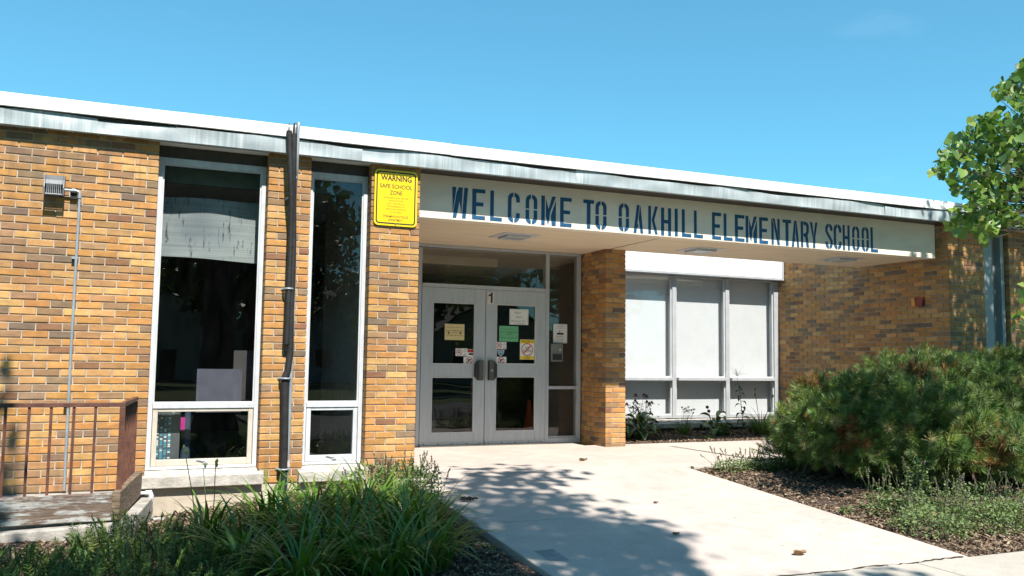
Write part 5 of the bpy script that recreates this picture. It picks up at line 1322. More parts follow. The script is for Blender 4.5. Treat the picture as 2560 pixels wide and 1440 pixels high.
def daylily(cx, cy, n, L0, L1, rad, label, group=None, stalks=0, w=0.024, z=None, spread=1.0):
    z = bed_z(cx, cy) if z is None else z
    t = empty('daylily', (cx, cy, z), label, 'plant', group)
    V, Fc = lily_blades(cx, cy, z - 0.01, n, L0, L1, rad, spread, w)
    o = np_mesh('leaf_blades', V, Fc, M_LILY, t, smooth=True); o['kind'] = 'stuff'
    for i in range(stalks):
        a = random.uniform(0, 6.28); h = random.uniform(0.55, 0.75) * L1 / 0.7
        b = Vector((cx + math.cos(a) * rad * .5, cy + math.sin(a) * rad * .5, z)); e = b + Vector((math.cos(a) * 0.12, math.sin(a) * 0.12, h))
        mb = MB(); mb.tube([b, (b + e) / 2 + Vector((0.01, 0, 0.02)), e], [0.004, 0.0035, 0.003], 5)
        for q in range(random.randint(1, 3)):
            c_ = e + Vector((random.uniform(-.02, .02), random.uniform(-.02, .02), random.uniform(-.05, .02))); mb.tube([c_, c_ + Vector((0.003, 0, 0.018)), c_ + Vector((0.004, 0, 0.036))], [0.004, 0.011, 0.003], 6)
        mb.build('flower_stalk', M_STEM, t)
LP = [(-0.52, -1.75, 'daylily clump standing apart beside the white drain pipe, with seed pods', 3), (-0.05, -1.55, 'daylily clump in front of the black pipes at the middle pier', 1), (0.38, -1.45, 'daylily clump below the left end of the narrow window', 1), (0.78, -1.35, 'daylily clump below the right end of the narrow window', 1), (0.08, -2.15, 'daylily clump in the second row near the lone front clump', 1), (0.58, -2.05, 'daylily clump in the middle of the second row', 0), (0.93, -1.95, 'daylily clump in the second row next to the catmint', 0),
      (-0.38, -2.7, 'daylily clump next to the yew at the front', 0), (0.22, -2.75, 'shaded daylily clump at the front, left of centre', 1), (0.68, -2.65, 'shaded daylily clump at the front by the mulch gap', 0), (0.88, -2.55, 'shaded daylily clump leaning toward the paving edge', 0), (-0.1, -3.3, 'daylily clump at the bottom edge beside the yew', 0), (0.42, -3.3, 'daylily clump at the bottom edge of the bed', 0), (0.72, -3.2, 'daylily clump nearest the walk at the bottom of the bed', 0)]
for x, y, lab, st in LP:
    daylily(x, y, 125 if st < 3 else 60, 0.34, 0.64, 0.17, lab, 'daylilies in the left bed', st if st > 2 else 0)
daylily(1.22, -2.2, 16, 0.15, 0.28, 0.03, 'tiny grass tuft at the edge of the walk', None, 0, 0.010, z=-0.22)
daylily(1.30, -2.95, 12, 0.08, 0.14, 0.03, 'tiny weed in the mulch at the bottom of the walk edge', None, 0, 0.012, z=-0.28)
daylily(8.42, 2.75, 130, 0.4, 0.72, 0.12, 'daylily clump with seed heads under the right court window', None, 4, 0.013, z=-0.06)

# ---- catmint and other small leafy perennials
LEAF_V = np.array([(0, 0, 0), (0.36, 0.35, 0.06), (0.5, 0.8, 0.02), (0, 1.25, -0.12), (-0.5, 0.8, 0.02), (-0.36, 0.35, 0.06), (0, 0.6, -0.05)])
LEAF_F = np.array([(0, 1, 2, 6), (6, 2, 3, 3), (0, 6, 4, 5), (6, 3, 4, 4)])
LEAF_F = np.array([(0, 1, 2, 6), (0, 6, 4, 5), (6, 2, 3, 4)])
def catmint(lobes, nleaf, nspike, h0, h1, label, group=None, zb=-0.2, leaf=0.02, name='catmint'):
    t = empty(name, (lobes[0][0][0], lobes[0][0][1], zb), label, 'plant', group)
    P, D = lobe_points(nleaf, lobes, 0.25, 1.08, zb - 0.02)
    n = len(P)
    V, Fc = scatter(LEAF_V, LEAF_F, rot_mats(n, None, rng.normal(0, .5, n), rng.uniform(-.2, 1.1, n)), rng.uniform(0.6, 1.3, (n, 1)) * leaf, P)
    o = np_mesh('leaves', V, Fc, M_CAT, t); o['kind'] = 'stuff'
    stems = MB(); SP = []
    for i in range(nspike):
        c, r = random.choice(lobes); a = random.uniform(0, 6.28); q = math.sqrt(random.random()) * 0.95
        b = Vector((c[0] + r[0] * q * math.cos(a), c[1] + r[1] * q * math.sin(a), zb)); h = random.uniform(h0, h1) + r[2] * 0.9
        e = b + Vector((random.gauss(0, .06) + 0.06 * math.cos(a), random.gauss(0, .06) + 0.06 * math.sin(a), h)); mid = (b + e) / 2 + Vector((0, 0, 0.02))
        stems.tube([b, mid, e], [0.0025, 0.002, 0.0012], 4, cap=False)
        k = random.randint(6, 13)
        for j in range(k): SP.append(tuple(mid.lerp(e, 0.45 + 0.55 * (j / k)) + Vector((random.gauss(0, .004), random.gauss(0, .004), 0))))
    if nspike:
        stems.build('stems', M_STEM, t)
        SP = np.array(SP); n = len(SP)
        SV = np.array([(0, 0, -.5), (.5, 0, 0), (0, .5, 0), (-.5, 0, 0), (0, -.5, 0), (0, 0, .6)]); SF = np.array([(0, 1, 5, 2), (0, 2, 5, 3), (0, 3, 5, 4), (0, 4, 5, 1)])
        V, Fc = scatter(SV, SF, rot_mats(n), rng.uniform(0.010, 0.018, (n, 1)), SP)
        o = np_mesh('flower_spikes', V, Fc, M_SPIKE, t); o['kind'] = 'stuff'
catmint([((1.18, -1.0, -0.02), (0.24, 0.22, 0.17)), ((1.26, -1.45, -0.02), (0.17, 0.30, 0.20)), ((0.98, -0.75, -0.02), (0.25, 0.2, 0.12))], 2600, 70, 0.12, 0.30, 'catmint with thin spent flower spikes at the corner of the brick pier', None, -0.2)
catmint([((4.95, -3.55, -0.25), (0.28, 0.35, 0.19)), ((5.2, -3.0, -0.22), (0.30, 0.35, 0.22)), ((5.55, -3.6, -0.24), (0.36, 0.32, 0.21)), ((5.9, -3.1, -0.22), (0.4, 0.4, 0.24)), ((6.4, -3.45, -0.24), (0.4, 0.4, 0.20))], 9500, 130, 0.06, 0.24, 'pale green catmint mound spreading toward the walk below the mugo pine', None, -0.27)
catmint([((5.02, -0.86, -0.06), (0.22, 0.16, 0.10)), ((5.38, -0.88, -0.06), (0.24, 0.16, 0.11))], 1500, 34, 0.06, 0.18, 'small catmint at the far corner of the right bed', None, -0.1)
catmint([((5.60, -2.85, 0.0), (0.12, 0.12, 0.22))], 420, 12, 0.16, 0.30, 'tall leafy salvia rising out of the catmint below the pine', None, -0.25, leaf=0.028, name='salvia')
catmint([((7.62, 2.75, 0.03), (0.12, 0.12, 0.10))], 260, 0, 0, 0, 'low leafy perennial in the middle of the court bed', None, -0.06, leaf=0.04, name='leafy_perennial')
catmint([((7.0, 2.3, -0.04), (0.12, 0.08, 0.03))], 60, 0, 0, 0, 'flat dark weed on the mulch in front of the court bed', None, -0.07, leaf=0.03, name='weed')
catmint([((4.78, -2.83, -0.20), (0.05, 0.05, 0.04))], 18, 0, 0, 0, 'tiny seedling at the right edge of the walk', None, -0.25, leaf=0.035, name='seedling')

# ---- hosta: every big leaf its own part
M_HOSTA = mat('hosta_green', (0.035, 0.085, 0.032), 0.4, var=0.2, scale=14)
M_HOSTA_E = mat('hosta_cream_edge', (0.30, 0.36, 0.14), 0.45, var=0.15, scale=14)
def big_leaf(parent, base, az, lean, L, W, edge=True, m=(None, None), name='leaf'):
    V, Fc, mi = [], [], []; nu, nv = 8, 6
    d = Vector((math.cos(az), math.sin(az), 0)); s = Vector((-d.y, d.x, 0)); p = Vector(base); ang = lean; k = nu
    stalk = L * 0.55
    for j in range(nu + 1):
        t_ = j / nu; wj = W * math.sin(math.pi * min(1, 0.04 + t_ * 0.96) ** 0.75) * 0.5
        for i in range(nv + 1):
            q = i / nv * 2 - 1
            V.append(tuple(p + s * wj * q + Vector((0, 0, abs(q) ** 1.4 * wj * 0.45 + 0.004 * math.sin(9 * t_ + q * 3)))))
        p = p + (d * math.cos(ang) + Vector((0, 0, math.sin(ang)))) * (L / nu); ang -= 0.26
    for j in range(nu):
        for i in range(nv):
            Fc.append((j * (nv + 1) + i, j * (nv + 1) + i + 1, (j + 1) * (nv + 1) + i + 1, (j + 1) * (nv + 1) + i)); mi.append(1 if edge and (i in (0, nv - 1)) else 0)
    o = np_mesh(name, V, np.array(Fc), [m[0] or M_HOSTA, m[1] or M_HOSTA_E], parent, midx=mi, smooth=True)
    return o
def hosta(cx, cy, z, n, L, label, edge=True, mats=(None, None), seed=0):
    t = empty('hosta', (cx, cy, z), label, 'plant')
    st = MB()
    for i in range(n):
        az = i * 2.4 + random.uniform(-.3, .3); ring_ = i / n; lean = R(70 - 62 * ring_); h = 0.06 + 0.22 * (1 - ring_) ** 1.2
        b = Vector((cx + math.cos(az) * (0.05 + 0.10 * ring_), cy + math.sin(az) * (0.05 + 0.10 * ring_), z + h))
        st.tube([(cx, cy, z - 0.02), ((cx + b.x) / 2, (cy + b.y) / 2, z + h * 0.6), b], 0.006, 5, cap=False)
        big_leaf(t, b, az, lean, L * random.uniform(.8, 1.1), L * random.uniform(.55, .7), edge, mats)
    st.build('stems', M_STEM, t)
hosta(5.93, 2.50, -0.06, 20, 0.27, 'large hosta with cream edged leaves beside the brick column')
hosta(7.55, 2.85, -0.06, 9, 0.24, 'yellow green broad leaved plant with a dark seed head in the court bed', False, (mat('lime_leaf', (0.10, 0.16, 0.035), 0.45, var=0.2), M_HOSTA_E))
mb = MB()
# ---- coneflowers behind the hosta
M_PETAL = mat('purple_petal', (0.20, 0.035, 0.10), 0.6, var=0.3, scale=40)
M_CONE = mat('dark_flower_cone', (0.045, 0.018, 0.014), 0.8, var=0.3, scale=60)
cf = empty('coneflower', (6.2, 2.95, -0.06), 'purple coneflowers rising behind the hosta against the white blind', 'flower')
for (u, v) in ((1589, 987), (1610, 987), (1616, 990), (1588, 1002), (1617, 1004), (1629, 1006), (1567, 1010), (1623, 1010), (1582, 1018), (1594, 1024)):
    hd = on(1, 2.95 + random.uniform(-.15, .15), u, v); b = Vector((6.22 + random.uniform(-.12, .12), 2.95, -0.06))
    MB().tube([b, (b + hd) / 2 + Vector((random.uniform(-.03, .03), 0, 0.03)), hd], [0.004, 0.003, 0.0025], 5).build('stem', M_STEM, cf)
    mb = MB(); mb.tube([hd + Vector((0, 0, -.006)), hd + Vector((0, 0, .008)), hd + Vector((0, 0, .022))], [0.019, 0.021, 0.008], 9, mi=0)
    for i in range(10):
        a = i * 0.628; d = Vector((math.cos(a), math.sin(a), 0)); s = Vector((-d.y, d.x, 0)) * 0.007
        p0 = hd + d * 0.016; p1 = hd + d * 0.040 + Vector((0, 0, -0.012)); p2 = hd + d * 0.050 + Vector((0, 0, -0.030))
        mb.add([p0 - s * .6, p0 + s * .6, p1 + s, p1 - s, p2 + s * .5, p2 - s * .5], [(0, 1, 2, 3), (3, 2, 4, 5)], 1)
    mb.build('flower', [M_CONE, M_PETAL], cf, fix=False)
P = np.array([(6.22 + rng.normal(0, .14), 2.95 + rng.normal(0, .08), rng.uniform(0.05, 0.45)) for _ in range(150)])
V, Fc = scatter(LEAF_V, LEAF_F, rot_mats(len(P), None, rng.normal(0, .4, len(P)), rng.uniform(-1, .9, len(P))), np.c_[np.full(len(P), .025), rng.uniform(.05, .09, len(P)), np.full(len(P), .04)], P)
o = np_mesh('leaves', V, Fc, leaf_mat('coneflower_leaves', [(0.03, 0.06, 0.02), (0.045, 0.085, 0.025), (0.06, 0.10, 0.03)], 0.6, 0.15), cf); o['kind'] = 'stuff'
# ---- chives with spent flower heads
ch = empty('garlic_chives', (7.03, 2.95, -0.06), 'clump of chives with round spent flower heads below the middle window', 'plant')
V, Fc = lily_blades(7.03, 2.95, -0.07, 70, 0.22, 0.38, 0.09, 0.5, 0.008); o = np_mesh('leaf_blades', V, Fc, M_LILY, ch); o['kind'] = 'stuff'
for (u, v) in ((1706, 1019), (1710, 1024), (1714, 1021), (1721, 1018), (1717, 1027), (1725, 1026), (1730, 1025), (1736, 1024), (1733, 1033), (1721, 1029), (1711, 1030)):
    hd = on(1, 2.95 + random.uniform(-.06, .06), u, v); b = Vector((7.03 + random.uniform(-.06, .06), 2.95, -0.06))
    mb = MB(); mb.tube([b, hd], [0.003, 0.0022], 4)
    for i in range(16):
        d = Vector((random.gauss(0, 1), random.gauss(0, 1), random.gauss(.4, .8))).normalized() * 0.022
        mb.tube([hd, hd + d], [0.0012, 0.003], 4, mi=1)
    mb.build('flower_stalk', [M_STEM, M_SPIKE], ch)
# ---- dark seed head plant
sd = empty('seed_head', (7.58, 2.9, -0.06), 'upright stem with two dark round seed heads below the middle window', 'flower')
tp = on(1, 2.9, 1768, 1018); lo = on(1, 2.9, 1772, 1028); b = Vector((7.56, 2.9, -0.06))
MB().tube([b, lo, tp], [0.005, 0.004, 0.003], 5).build('stem', M_STEM, sd)
for c_ in (tp, lo): MB().tube([c_ + Vector((0, 0, -.022)), c_ + Vector((0, 0, -.01)), c_ + Vector((0, 0, .012)), c_ + Vector((0, 0, .026))], [0.012, 0.026, 0.026, 0.008], 9).build('seed_head', M_CONE, sd)
# ---- tall weed in front of the right court window
wd = empty('tall_weed', (8.17, 2.8, -0.06), 'tall lanky weed with toothed leaves and airy top in front of the right court window', 'plant')
pts = [on(1, 2.8, u, v) for u, v in ((1862, 1078), (1857, 1050), (1853, 1015), (1850, 985), (1846, 960), (1843, 940))]
MB().tube(pts, [0.007, 0.006, 0.005, 0.004, 0.003, 0.002], 6).build('stem', M_STEM, wd)
M_WEED = mat('weed_leaf', (0.03, 0.07, 0.025), 0.5, var=0.25)
for i in range(18):
    t_ = i / 18; k = t_ * 4.2; j = int(k); p_ = pts[j].lerp(pts[j + 1], k - j); az = i * 2.4
    big_leaf(wd, p_, az, R(25), 0.20 * (1 - t_ * 0.65), 0.085 * (1 - t_ * 0.55), False, (M_WEED, M_WEED))
mb = MB()
for i in range(26):
    d = Vector((random.gauss(0, .12), random.gauss(0, .06), random.uniform(.02, .16))); mb.tube([pts[-1], pts[-1] + d * .5 + Vector((0, 0, .01)), pts[-1] + d], [0.0012, .001, .0008], 3); mb.tube([pts[-1] + d, pts[-1] + d + Vector((0, 0, .008))], [.004, .003], 4)
mb.build('airy_top', M_SPIKE, wd)
# ---- blue tulip ornament and painted stones on the sill
tu = on(2, -0.055, 1691, 1077)
tb = MB(); n_ = 16; prof = [(0.0, 0.0), (0.030, 0.0), (0.047, 0.022), (0.050, 0.045), (0.043, 0.07)]
for a_, b_ in zip(prof[:-1], prof[1:]):
    tb.add([(tu.x + a_[0] * math.cos(2 * math.pi * i / n_), tu.y + a_[0] * math.sin(2 * math.pi * i / n_), tu.z + a_[1]) for i in range(n_)] + [(tu.x + b_[0] * math.cos(2 * math.pi * i / n_), tu.y + b_[0] * math.sin(2 * math.pi * i / n_), tu.z + b_[1]) for i in range(n_)], [(i, (i + 1) % n_, (i + 1) % n_ + n_, i + n_) for i in range(n_)], 0, True)
for q in range(4):      # pointed rim
    a0 = q * math.pi / 2
    vs = []
    for i in range(5):
        a = a0 + i * math.pi / 8; vs.append((tu.x + 0.043 * math.cos(a), tu.y + 0.043 * math.sin(a), tu.z + 0.07))
    vs.append((tu.x + 0.047 * math.cos(a0 + math.pi / 4), tu.y + 0.047 * math.sin(a0 + math.pi / 4), tu.z + 0.112)); tb.add(vs, [(0, 1, 5), (1, 2, 5), (2, 3, 5), (3, 4, 5)], 0, True)
tag(tb.build('tulip_ornament', M_BLUE_T), 'small bright blue tulip shaped ornament on the mulch of the court bed', 'ornament')
SEEN = set()
STC = [((0.45, 0.06, 0.10), 'pink'), ((0.62, 0.64, 0.66), 'white'), ((0.06, 0.06, 0.07), 'black'), ((0.30, 0.31, 0.33), 'grey'), ((0.02, 0.30, 0.45), 'turquoise'), ((0.02, 0.20, 0.48), 'blue'), ((0.55, 0.20, 0.25), 'rose')]
sx_ = [(1606, 0), (1615, 1), (1628, 2), (1640, 2), (1650, 3), (1661, 1), (1672, 2), (1691, 1), (1745, 4), (1756, 2), (1786, 6), (1796, 4), (1802, 5), (1818, 4), (1837, 5), (1850, 3), (1870, 5)]
for i, (u, ci) in enumerate(sx_):
    c_ = on(1, YB - 0.10 - 0.05 * (i % 2), u, 1052); z_ = Zb0 - 0.055
    r1, r2, r3 = random.uniform(.035, .055), random.uniform(.03, .045), random.uniform(.014, .022)
    nb, na = 6, 10; vs, fs = [], []
    for j in range(nb + 1):
        ph = -math.pi / 2 + math.pi * j / nb
        for k in range(na): vs.append((c_.x + r1 * math.cos(ph) * math.cos(2 * math.pi * k / na) * (1 + .1 * math.sin(k * 2.1 + i)), c_.y + r2 * math.cos(ph) * math.sin(2 * math.pi * k / na), z_ + r3 * math.sin(ph)))
    for j in range(nb):
        for k in range(na): fs.append((j * na + k, j * na + (k + 1) % na, (j + 1) * na + (k + 1) % na, (j + 1) * na + k))
    nm = STC[ci][1]
    o = MB().add(vs, fs, 0, True).build('painted_stone', mat('stone_paint_' + nm, STC[ci][0], 0.5, var=0.2, scale=60))
    wh = ['behind the hosta', 'beside the first window mullion', 'near the chives', 'near the seed heads', 'near the second window mullion', 'below the tall weed'][min(5, i // 3)]
    lab = 'small %s painted stone on the court window sill %s' % (nm, wh)
    if lab in SEEN: lab = lab.replace('small', 'second small')
    SEEN.add(lab); tag(o, lab, 'stone', 'painted stones on the court window sill')

# ---- fallen leaves and a twig on the paving
M_DRY = mat('dry_leaf', (0.20, 0.12, 0.055), 0.8, var=0.3, scale=40)
for (u, v, s, lab) in ((1458, 1151, .05, 'curled dry leaf on the landing in front of the doors'), (2000, 1386, .055, 'curled brown dry leaf at the bottom right of the walk'), (1640, 1257, .025, 'tiny dry leaf scrap in the middle of the walk'), (1690, 1336, .03, 'tiny dry twig scrap in the lower middle of the walk')):
    lo_, hi_ = 4.0, 16.0
    for _ in range(40):
        mid = (lo_ + hi_) / 2; p_ = px(u, v, mid)
        if p_.z > walk_z(p_.y) + 0.006: lo_ = mid
        else: hi_ = mid
    V = []; 
    for j in range(5):
        for i in range(4):
            a, b = j / 4 - .5, i / 3 - .5; V.append((p_.x + s * 2 * a, p_.y + s * 1.2 * b * (1 - 3 * a * a), p_.z + s * (0.9 * b * b * 2 + 0.5 * a * a + 0.1 * math.sin(7 * a + 5 * b))))
    Fc = np.array([(j * 4 + i, j * 4 + i + 1, (j + 1) * 4 + i + 1, (j + 1) * 4 + i) for j in range(4) for i in range(3)])
    tag(np_mesh('fallen_leaf', V, Fc, M_DRY, smooth=True), lab, 'leaf')
lo_, hi_ = 4.0, 16.0
for _ in range(40):
    mid = (lo_ + hi_) / 2; p_ = px(1170, 1251, mid)
    if p_.z > walk_z(p_.y) + 0.006: lo_ = mid
    else: hi_ = mid
mb = MB()
for i in range(26):
    b = p_ + Vector((random.uniform(-.07, .07), random.uniform(-.05, .05), random.uniform(.004, .02))); a = random.uniform(0, 6.28); mb.tube([b, b + Vector((math.cos(a) * .02, math.sin(a) * .02, .012)), b + Vector((math.cos(a) * .045, math.sin(a) * .045, .004))], [.004, .006, .002], 4)
tag(mb.build('twig_debris', M_TWIG), 'dark scrap of dried plant debris on the walk next to the catmint', 'debris')

# ================================================================== TREES
HEART_V = np.array([(0, 0, 0), (.30, -.10, .03), (.52, .12, .07), (.50, .45, .05), (.26, .78, -.02), (0, 1.05, -.12), (-.26, .78, -.02), (-.50, .45, .05), (-.52, .12, .07), (-.30, -.10, .03), (0, .45, -.05)])
HEART_F = np.array([(0, 1, 2, 10), (2, 3, 4, 10), (4, 5, 6, 10), (6, 7, 8, 10), (8, 9, 0, 10)])
def proj(P):
    d = np.asarray(P) - np.array(CAM); z = -(d @ np.array(XB)); return 1280 + F_PX * (d @ np.array(XR)) / z, 720 - F_PX * (d @ np.array(XU)) / z, z
def inpoly(u, v, poly):
    c = False; n = len(poly)
    for i in range(n):
        x0, y0 = poly[i]; x1, y1 = poly[(i + 1) % n]
        if (y0 > v) != (y1 > v) and u < (x1 - x0) * (v - y0) / (y1 - y0) + x0: c = not c
    return c
# ---- redbud at the right edge
TB = Vector((8.6, -4.6, -0.3))
rbd = empty('redbud_tree', TB, 'green redbud tree with heart shaped leaves reaching in at the right edge', 'tree')
CROWN = [(2600, 120), (2552, 145), (2535, 185), (2485, 208), (2478, 240), (2520, 250), (2490, 275), (2430, 290), (2420, 322), (2400, 330), (2345, 352), (2352, 395), (2312, 422), (2322, 436), (2350, 440), (2372, 472), (2420, 492), (2450, 505), (2520, 498), (2600, 480)]
LOW = [(2365, 520), (2440, 500), (2530, 505), (2600, 545), (2600, 590), (2545, 560), (2490, 572), (2497, 592), (2450, 604), (2436, 575), (2390, 578), (2366, 555)]
DROP = [(2600, 690), (2540, 708), (2535, 735), (2560, 770), (2498, 785), (2505, 800), (2525, 815), (2555, 850), (2600, 850)]
LPTS = []; TWIGS = []
def twig_leaves(e, d, n, spread, size=0.085):
    for i in range(n):
        LPTS.append((e - d * random.uniform(0, spread) + Vector((random.gauss(0, .05), random.gauss(0, .05), random.gauss(0, .05))), size * random.uniform(.6, 1.25)))
def fill(poly, n, d0, d1, per, hub):
    us = [p[0] for p in poly]; vs = [p[1] for p in poly]; k = 0; tries = 0
    while k < n and tries < 20000:
        tries += 1; u = random.uniform(min(us), max(us)); v = random.uniform(min(vs), max(vs))
        if not inpoly(u, v, poly): continue
        dep = random.uniform(d0, d1); e = px(u, v, dep); h = px(*hub, (d0 + d1) / 2); d = (e - h).normalized()
        for i in range(per):
            q = e + Vector((random.gauss(0, .045), random.gauss(0, .05), random.gauss(0, .045)))
            uu, vv, _ = proj(np.array([tuple(q)])); 
            if inpoly(uu[0], vv[0], poly) or random.random() < 0.03: LPTS.append((q, 0.070 * random.uniform(.6, 1.2)))
        if k % 3 == 0: TWIGS.append((h, e))
        k += 1
fill(CROWN, 360, 7.0, 8.6, 4, (2760, 470)); fill(LOW, 115, 7.2, 7.9, 3, (2760, 520)); fill(DROP, 22, 6.9, 7.4, 3, (2720, 700))
# crown outside the frame
cc = np.array([9.3, -3.9, 4.4]); rr = np.array([2.6, 1.9, 3.0])
for i in range(1500):
    d = rng.normal(size=3); d /= np.linalg.norm(d); p_ = (cc if i % 3 == 0 else cc + np.array([1.9, .6, 1.9])) + d * (rr if i % 3 == 0 else np.array([2.3, 1.8, 2.3])) * rng.uniform(.2, 1.0) ** .5
    uu, vv, z_ = proj(p_[None]);
    if z_[0] > 0 and uu[0] < 2640 and vv[0] > -60: continue
    if z_[0] > 0 and uu[0] < 2420: continue
    for k in range(7 if i % 3 == 0 else 8): LPTS.append((Vector(p_ + rng.normal(0, .10, 3)), .085 * random.uniform(.7, 1.25)))
    if i % 5 == 0: TWIGS.append((Vector((9.0, -4.1, 2.6 + 0.35 * (p_[2] - 2.6))), Vector(p_)))
n = len(LPTS); P = np.array([tuple(p_) for p_, _ in LPTS]); S = np.array([s for _, s in LPTS])[:, None]
V, Fc = scatter(HEART_V, HEART_F, rot_mats(n, None, rng.normal(0, .6, n), rng.normal(-0.9, .55, n)), S, P)
tn = tints([(0.07, 0.155, 0.03), (0.11, 0.21, 0.04), (0.16, 0.26, 0.05), (0.22, 0.31, 0.06), (0.05, 0.11, 0.035), (0.42, 0.46, 0.24)], [.26, .28, .20, .12, .08, .06], n, len(HEART_V))
o = np_mesh('foliage', V, Fc, M_LEAF_T, rbd, tint=tn, smooth=True); o['kind'] = 'stuff'
mb = MB()
mb.tube([TB, TB + Vector((.1, .2, 1.0)), TB + Vector((.4, .5, 2.6)), (9.2, -3.9, 4.4), (9.4, -3.8, 6.2)], [.12, .10, .08, .05, .02], 9)
o = mb.build('trunk', M_BARK, rbd)
mb = MB()
for h, e in TWIGS:
    m_ = (h + e) / 2 + Vector((random.gauss(0, .05), random.gauss(0, .05), random.gauss(-.02, .06))); mb.tube([h, m_, e], [.011, .006, .002], 4, cap=False)
for a_, b_ in (((2760, 470), (2760, 520)), ((2760, 520), (2720, 700))): mb.tube([px(*a_, 7.7), px(*b_, 7.5)], [.02, .014], 5)
mb.tube([TB + Vector((.3, .4, 2.2)), px(2760, 500, 7.7), px(2640, 470, 7.7), px(2540, 440, 7.7), px(2440, 400, 7.7)], [.04, .03, .02, .012, .004], 6)
mb.tube([px(2760, 500, 7.7), px(2600, 500, 7.7), px(2520, 496, 7.6), px(2440, 484, 7.6)], [.022, .013, .009, .004], 5)
mb.tube([px(2760, 560, 7.5), px(2560, 570, 7.5), px(2516, 586, 7.5), px(2480, 596, 7.5)], [.012, .007, .005, .003], 5)
mb.build('branch', M_TWIG, rbd)

# ---- the big street tree behind the camera (seen as reflections and shade)
BT = Vector((0.7, -11.0, -0.5))
big = empty('shade_tree', BT, 'tall forked shade tree on the lawn behind the viewpoint, mirrored in the windows', 'tree')
mb = MB()
mb.tube([BT, BT + Vector((0, .05, .6)), BT + Vector((.05, .1, 2.0)), BT + Vector((0, .2, 3.4))], [.50, .40, .34, .33], 12)
fk = BT + Vector((0, .2, 3.2))
mb.tube([fk, fk + Vector((-.9, .2, 1.4)), fk + Vector((-1.8, .4, 3.6)), fk + Vector((-2.4, .5, 6.0))], [.26, .20, .13, .04], 9); mb.tube([fk, fk + Vector((.9, .3, 1.5)), fk + Vector((1.6, .8, 3.8)), fk + Vector((2.0, 1.0, 6.5))], [.24, .18, .12, .04], 9)
mb.tube([fk, fk + Vector((.1, .5, 2.2)), fk + Vector((.0, 1.4, 4.6)), fk + Vector((.2, 1.6, 7.5))], [.18, .14, .10, .03], 8)
for i in range(22):
    s_ = fk + Vector((random.uniform(-1.6, 1.6), random.uniform(.2, 1.0), random.uniform(1.5, 5.0))); e_ = s_ + Vector((random.uniform(-2.2, 2.2), random.uniform(-1.5, 2.2), random.uniform(-.3, 1.6))); mb.tube([s_, (s_ + e_) / 2 + Vector((0, 0, .15)), e_], [.05, .03, .01], 5)
mb.build('trunk', M_BARK, big)
def ylim(x):      # how far toward the school the crown's shade reaches on the ground
    if x < -2.7: return -1.0
    if x < -1.95: return 0.6
    if x < -1.05: return -1.05
    if x < 1.35: return -1.45
    if x < 2.2: return -0.75
    return -0.55
def xlim(y):
    if y > -1.0: return 2.95
    if y > -2.4: return 2.45 + 0.25 * math.sin(y * 5)
    if y > -3.4: return 2.75
    if y > -3.9: return 2.35
    return 1.9
TANE = math.tan(R(SUN_EL))
CL = []; tries = 0
while len(CL) < 430 and tries < 60000:
    tries += 1
    p_ = np.array([rng.uniform(-5, 4.2), rng.uniform(-15.5, -5), rng.uniform(3.6, 12.5)])
    if ((p_ - np.array([0, -10.6, 8.0])) / np.array([4.4, 4.6, 4.6]))[:].dot((p_ - np.array([0, -10.6, 8.0])) / np.array([4.4, 4.6, 4.6])) > 1: continue
    ys_ = p_[1] + (p_[2] + 0.25) / TANE
    if ys_ > ylim(p_[0]) - 0.25 or p_[0] > xlim(ys_) - 0.25: continue
    if -2.7 < p_[0] < -1.95 and ys_ > -1.2 and rng.random() < 0.6: continue
    if -1.8 < p_[0] < -0.75 and -3.7 < ys_ < -2.0 and rng.random() < 0.75: continue
    if -1.95 < p_[0] < -1.05 and ys_ > -1.9 and math.sin(p_[0] * 14) > 0.1: continue
    if p_[0] > 1.35 and math.sin(p_[0] * 5.3 + ys_ * 2.0) * math.sin(ys_ * 4.7 + 1) > 0.38: continue
    uu, vv, z_ = proj(p_[None])
    if z_[0] > 0.3 and -80 < uu[0] < 2640 and vv[0] > -150: continue
    CL.append(p_)
# fingers that reach out over the paving
for (x, y) in ((2.88, -.42), (2.68, -.55), (2.4, -.62), (2.15, -.85), (1.9, -1.1), (2.5, -1.05), (2.25, -1.35), (1.75, -1.6), (2.1, -1.9), (2.6, -1.75), (2.45, -2.3), (2.1, -2.5), (2.75, -2.95), (2.55, -2.75), (2.5, -3.3), (2.35, -3.6), (1.7, -2.2), (1.8, -2.9), (2.0, -3.3), (2.0, -3.75), (2.75, -4.55), (3.15, -4.8), (3.55, -4.7), (-2.1, -.15), (-2.2, .3)):
    z_ = rng.uniform(6.5, 11); CL.append(np.array([x, y - (z_ + .2) / TANE, z_]))
CL = np.array(CL); k = 46
P = (CL[:, None, :] + rng.normal(0, 1, (len(CL), k, 3)) * np.array([.21, .25, .19])).reshape(-1, 3); n = len(P)
V, Fc = scatter(HEART_V, HEART_F, rot_mats(n, None, rng.normal(0, .6, n), rng.normal(-.4, .6, n)), rng.uniform(.09, .16, (n, 1)), P)
o = np_mesh('foliage', V, Fc, M_LEAF_T, big, tint=tints([(0.03, 0.07, 0.02), (0.05, 0.10, 0.025), (0.075, 0.135, 0.03)], [.4, .4, .2], n, len(HEART_V))); o['kind'] = 'stuff'

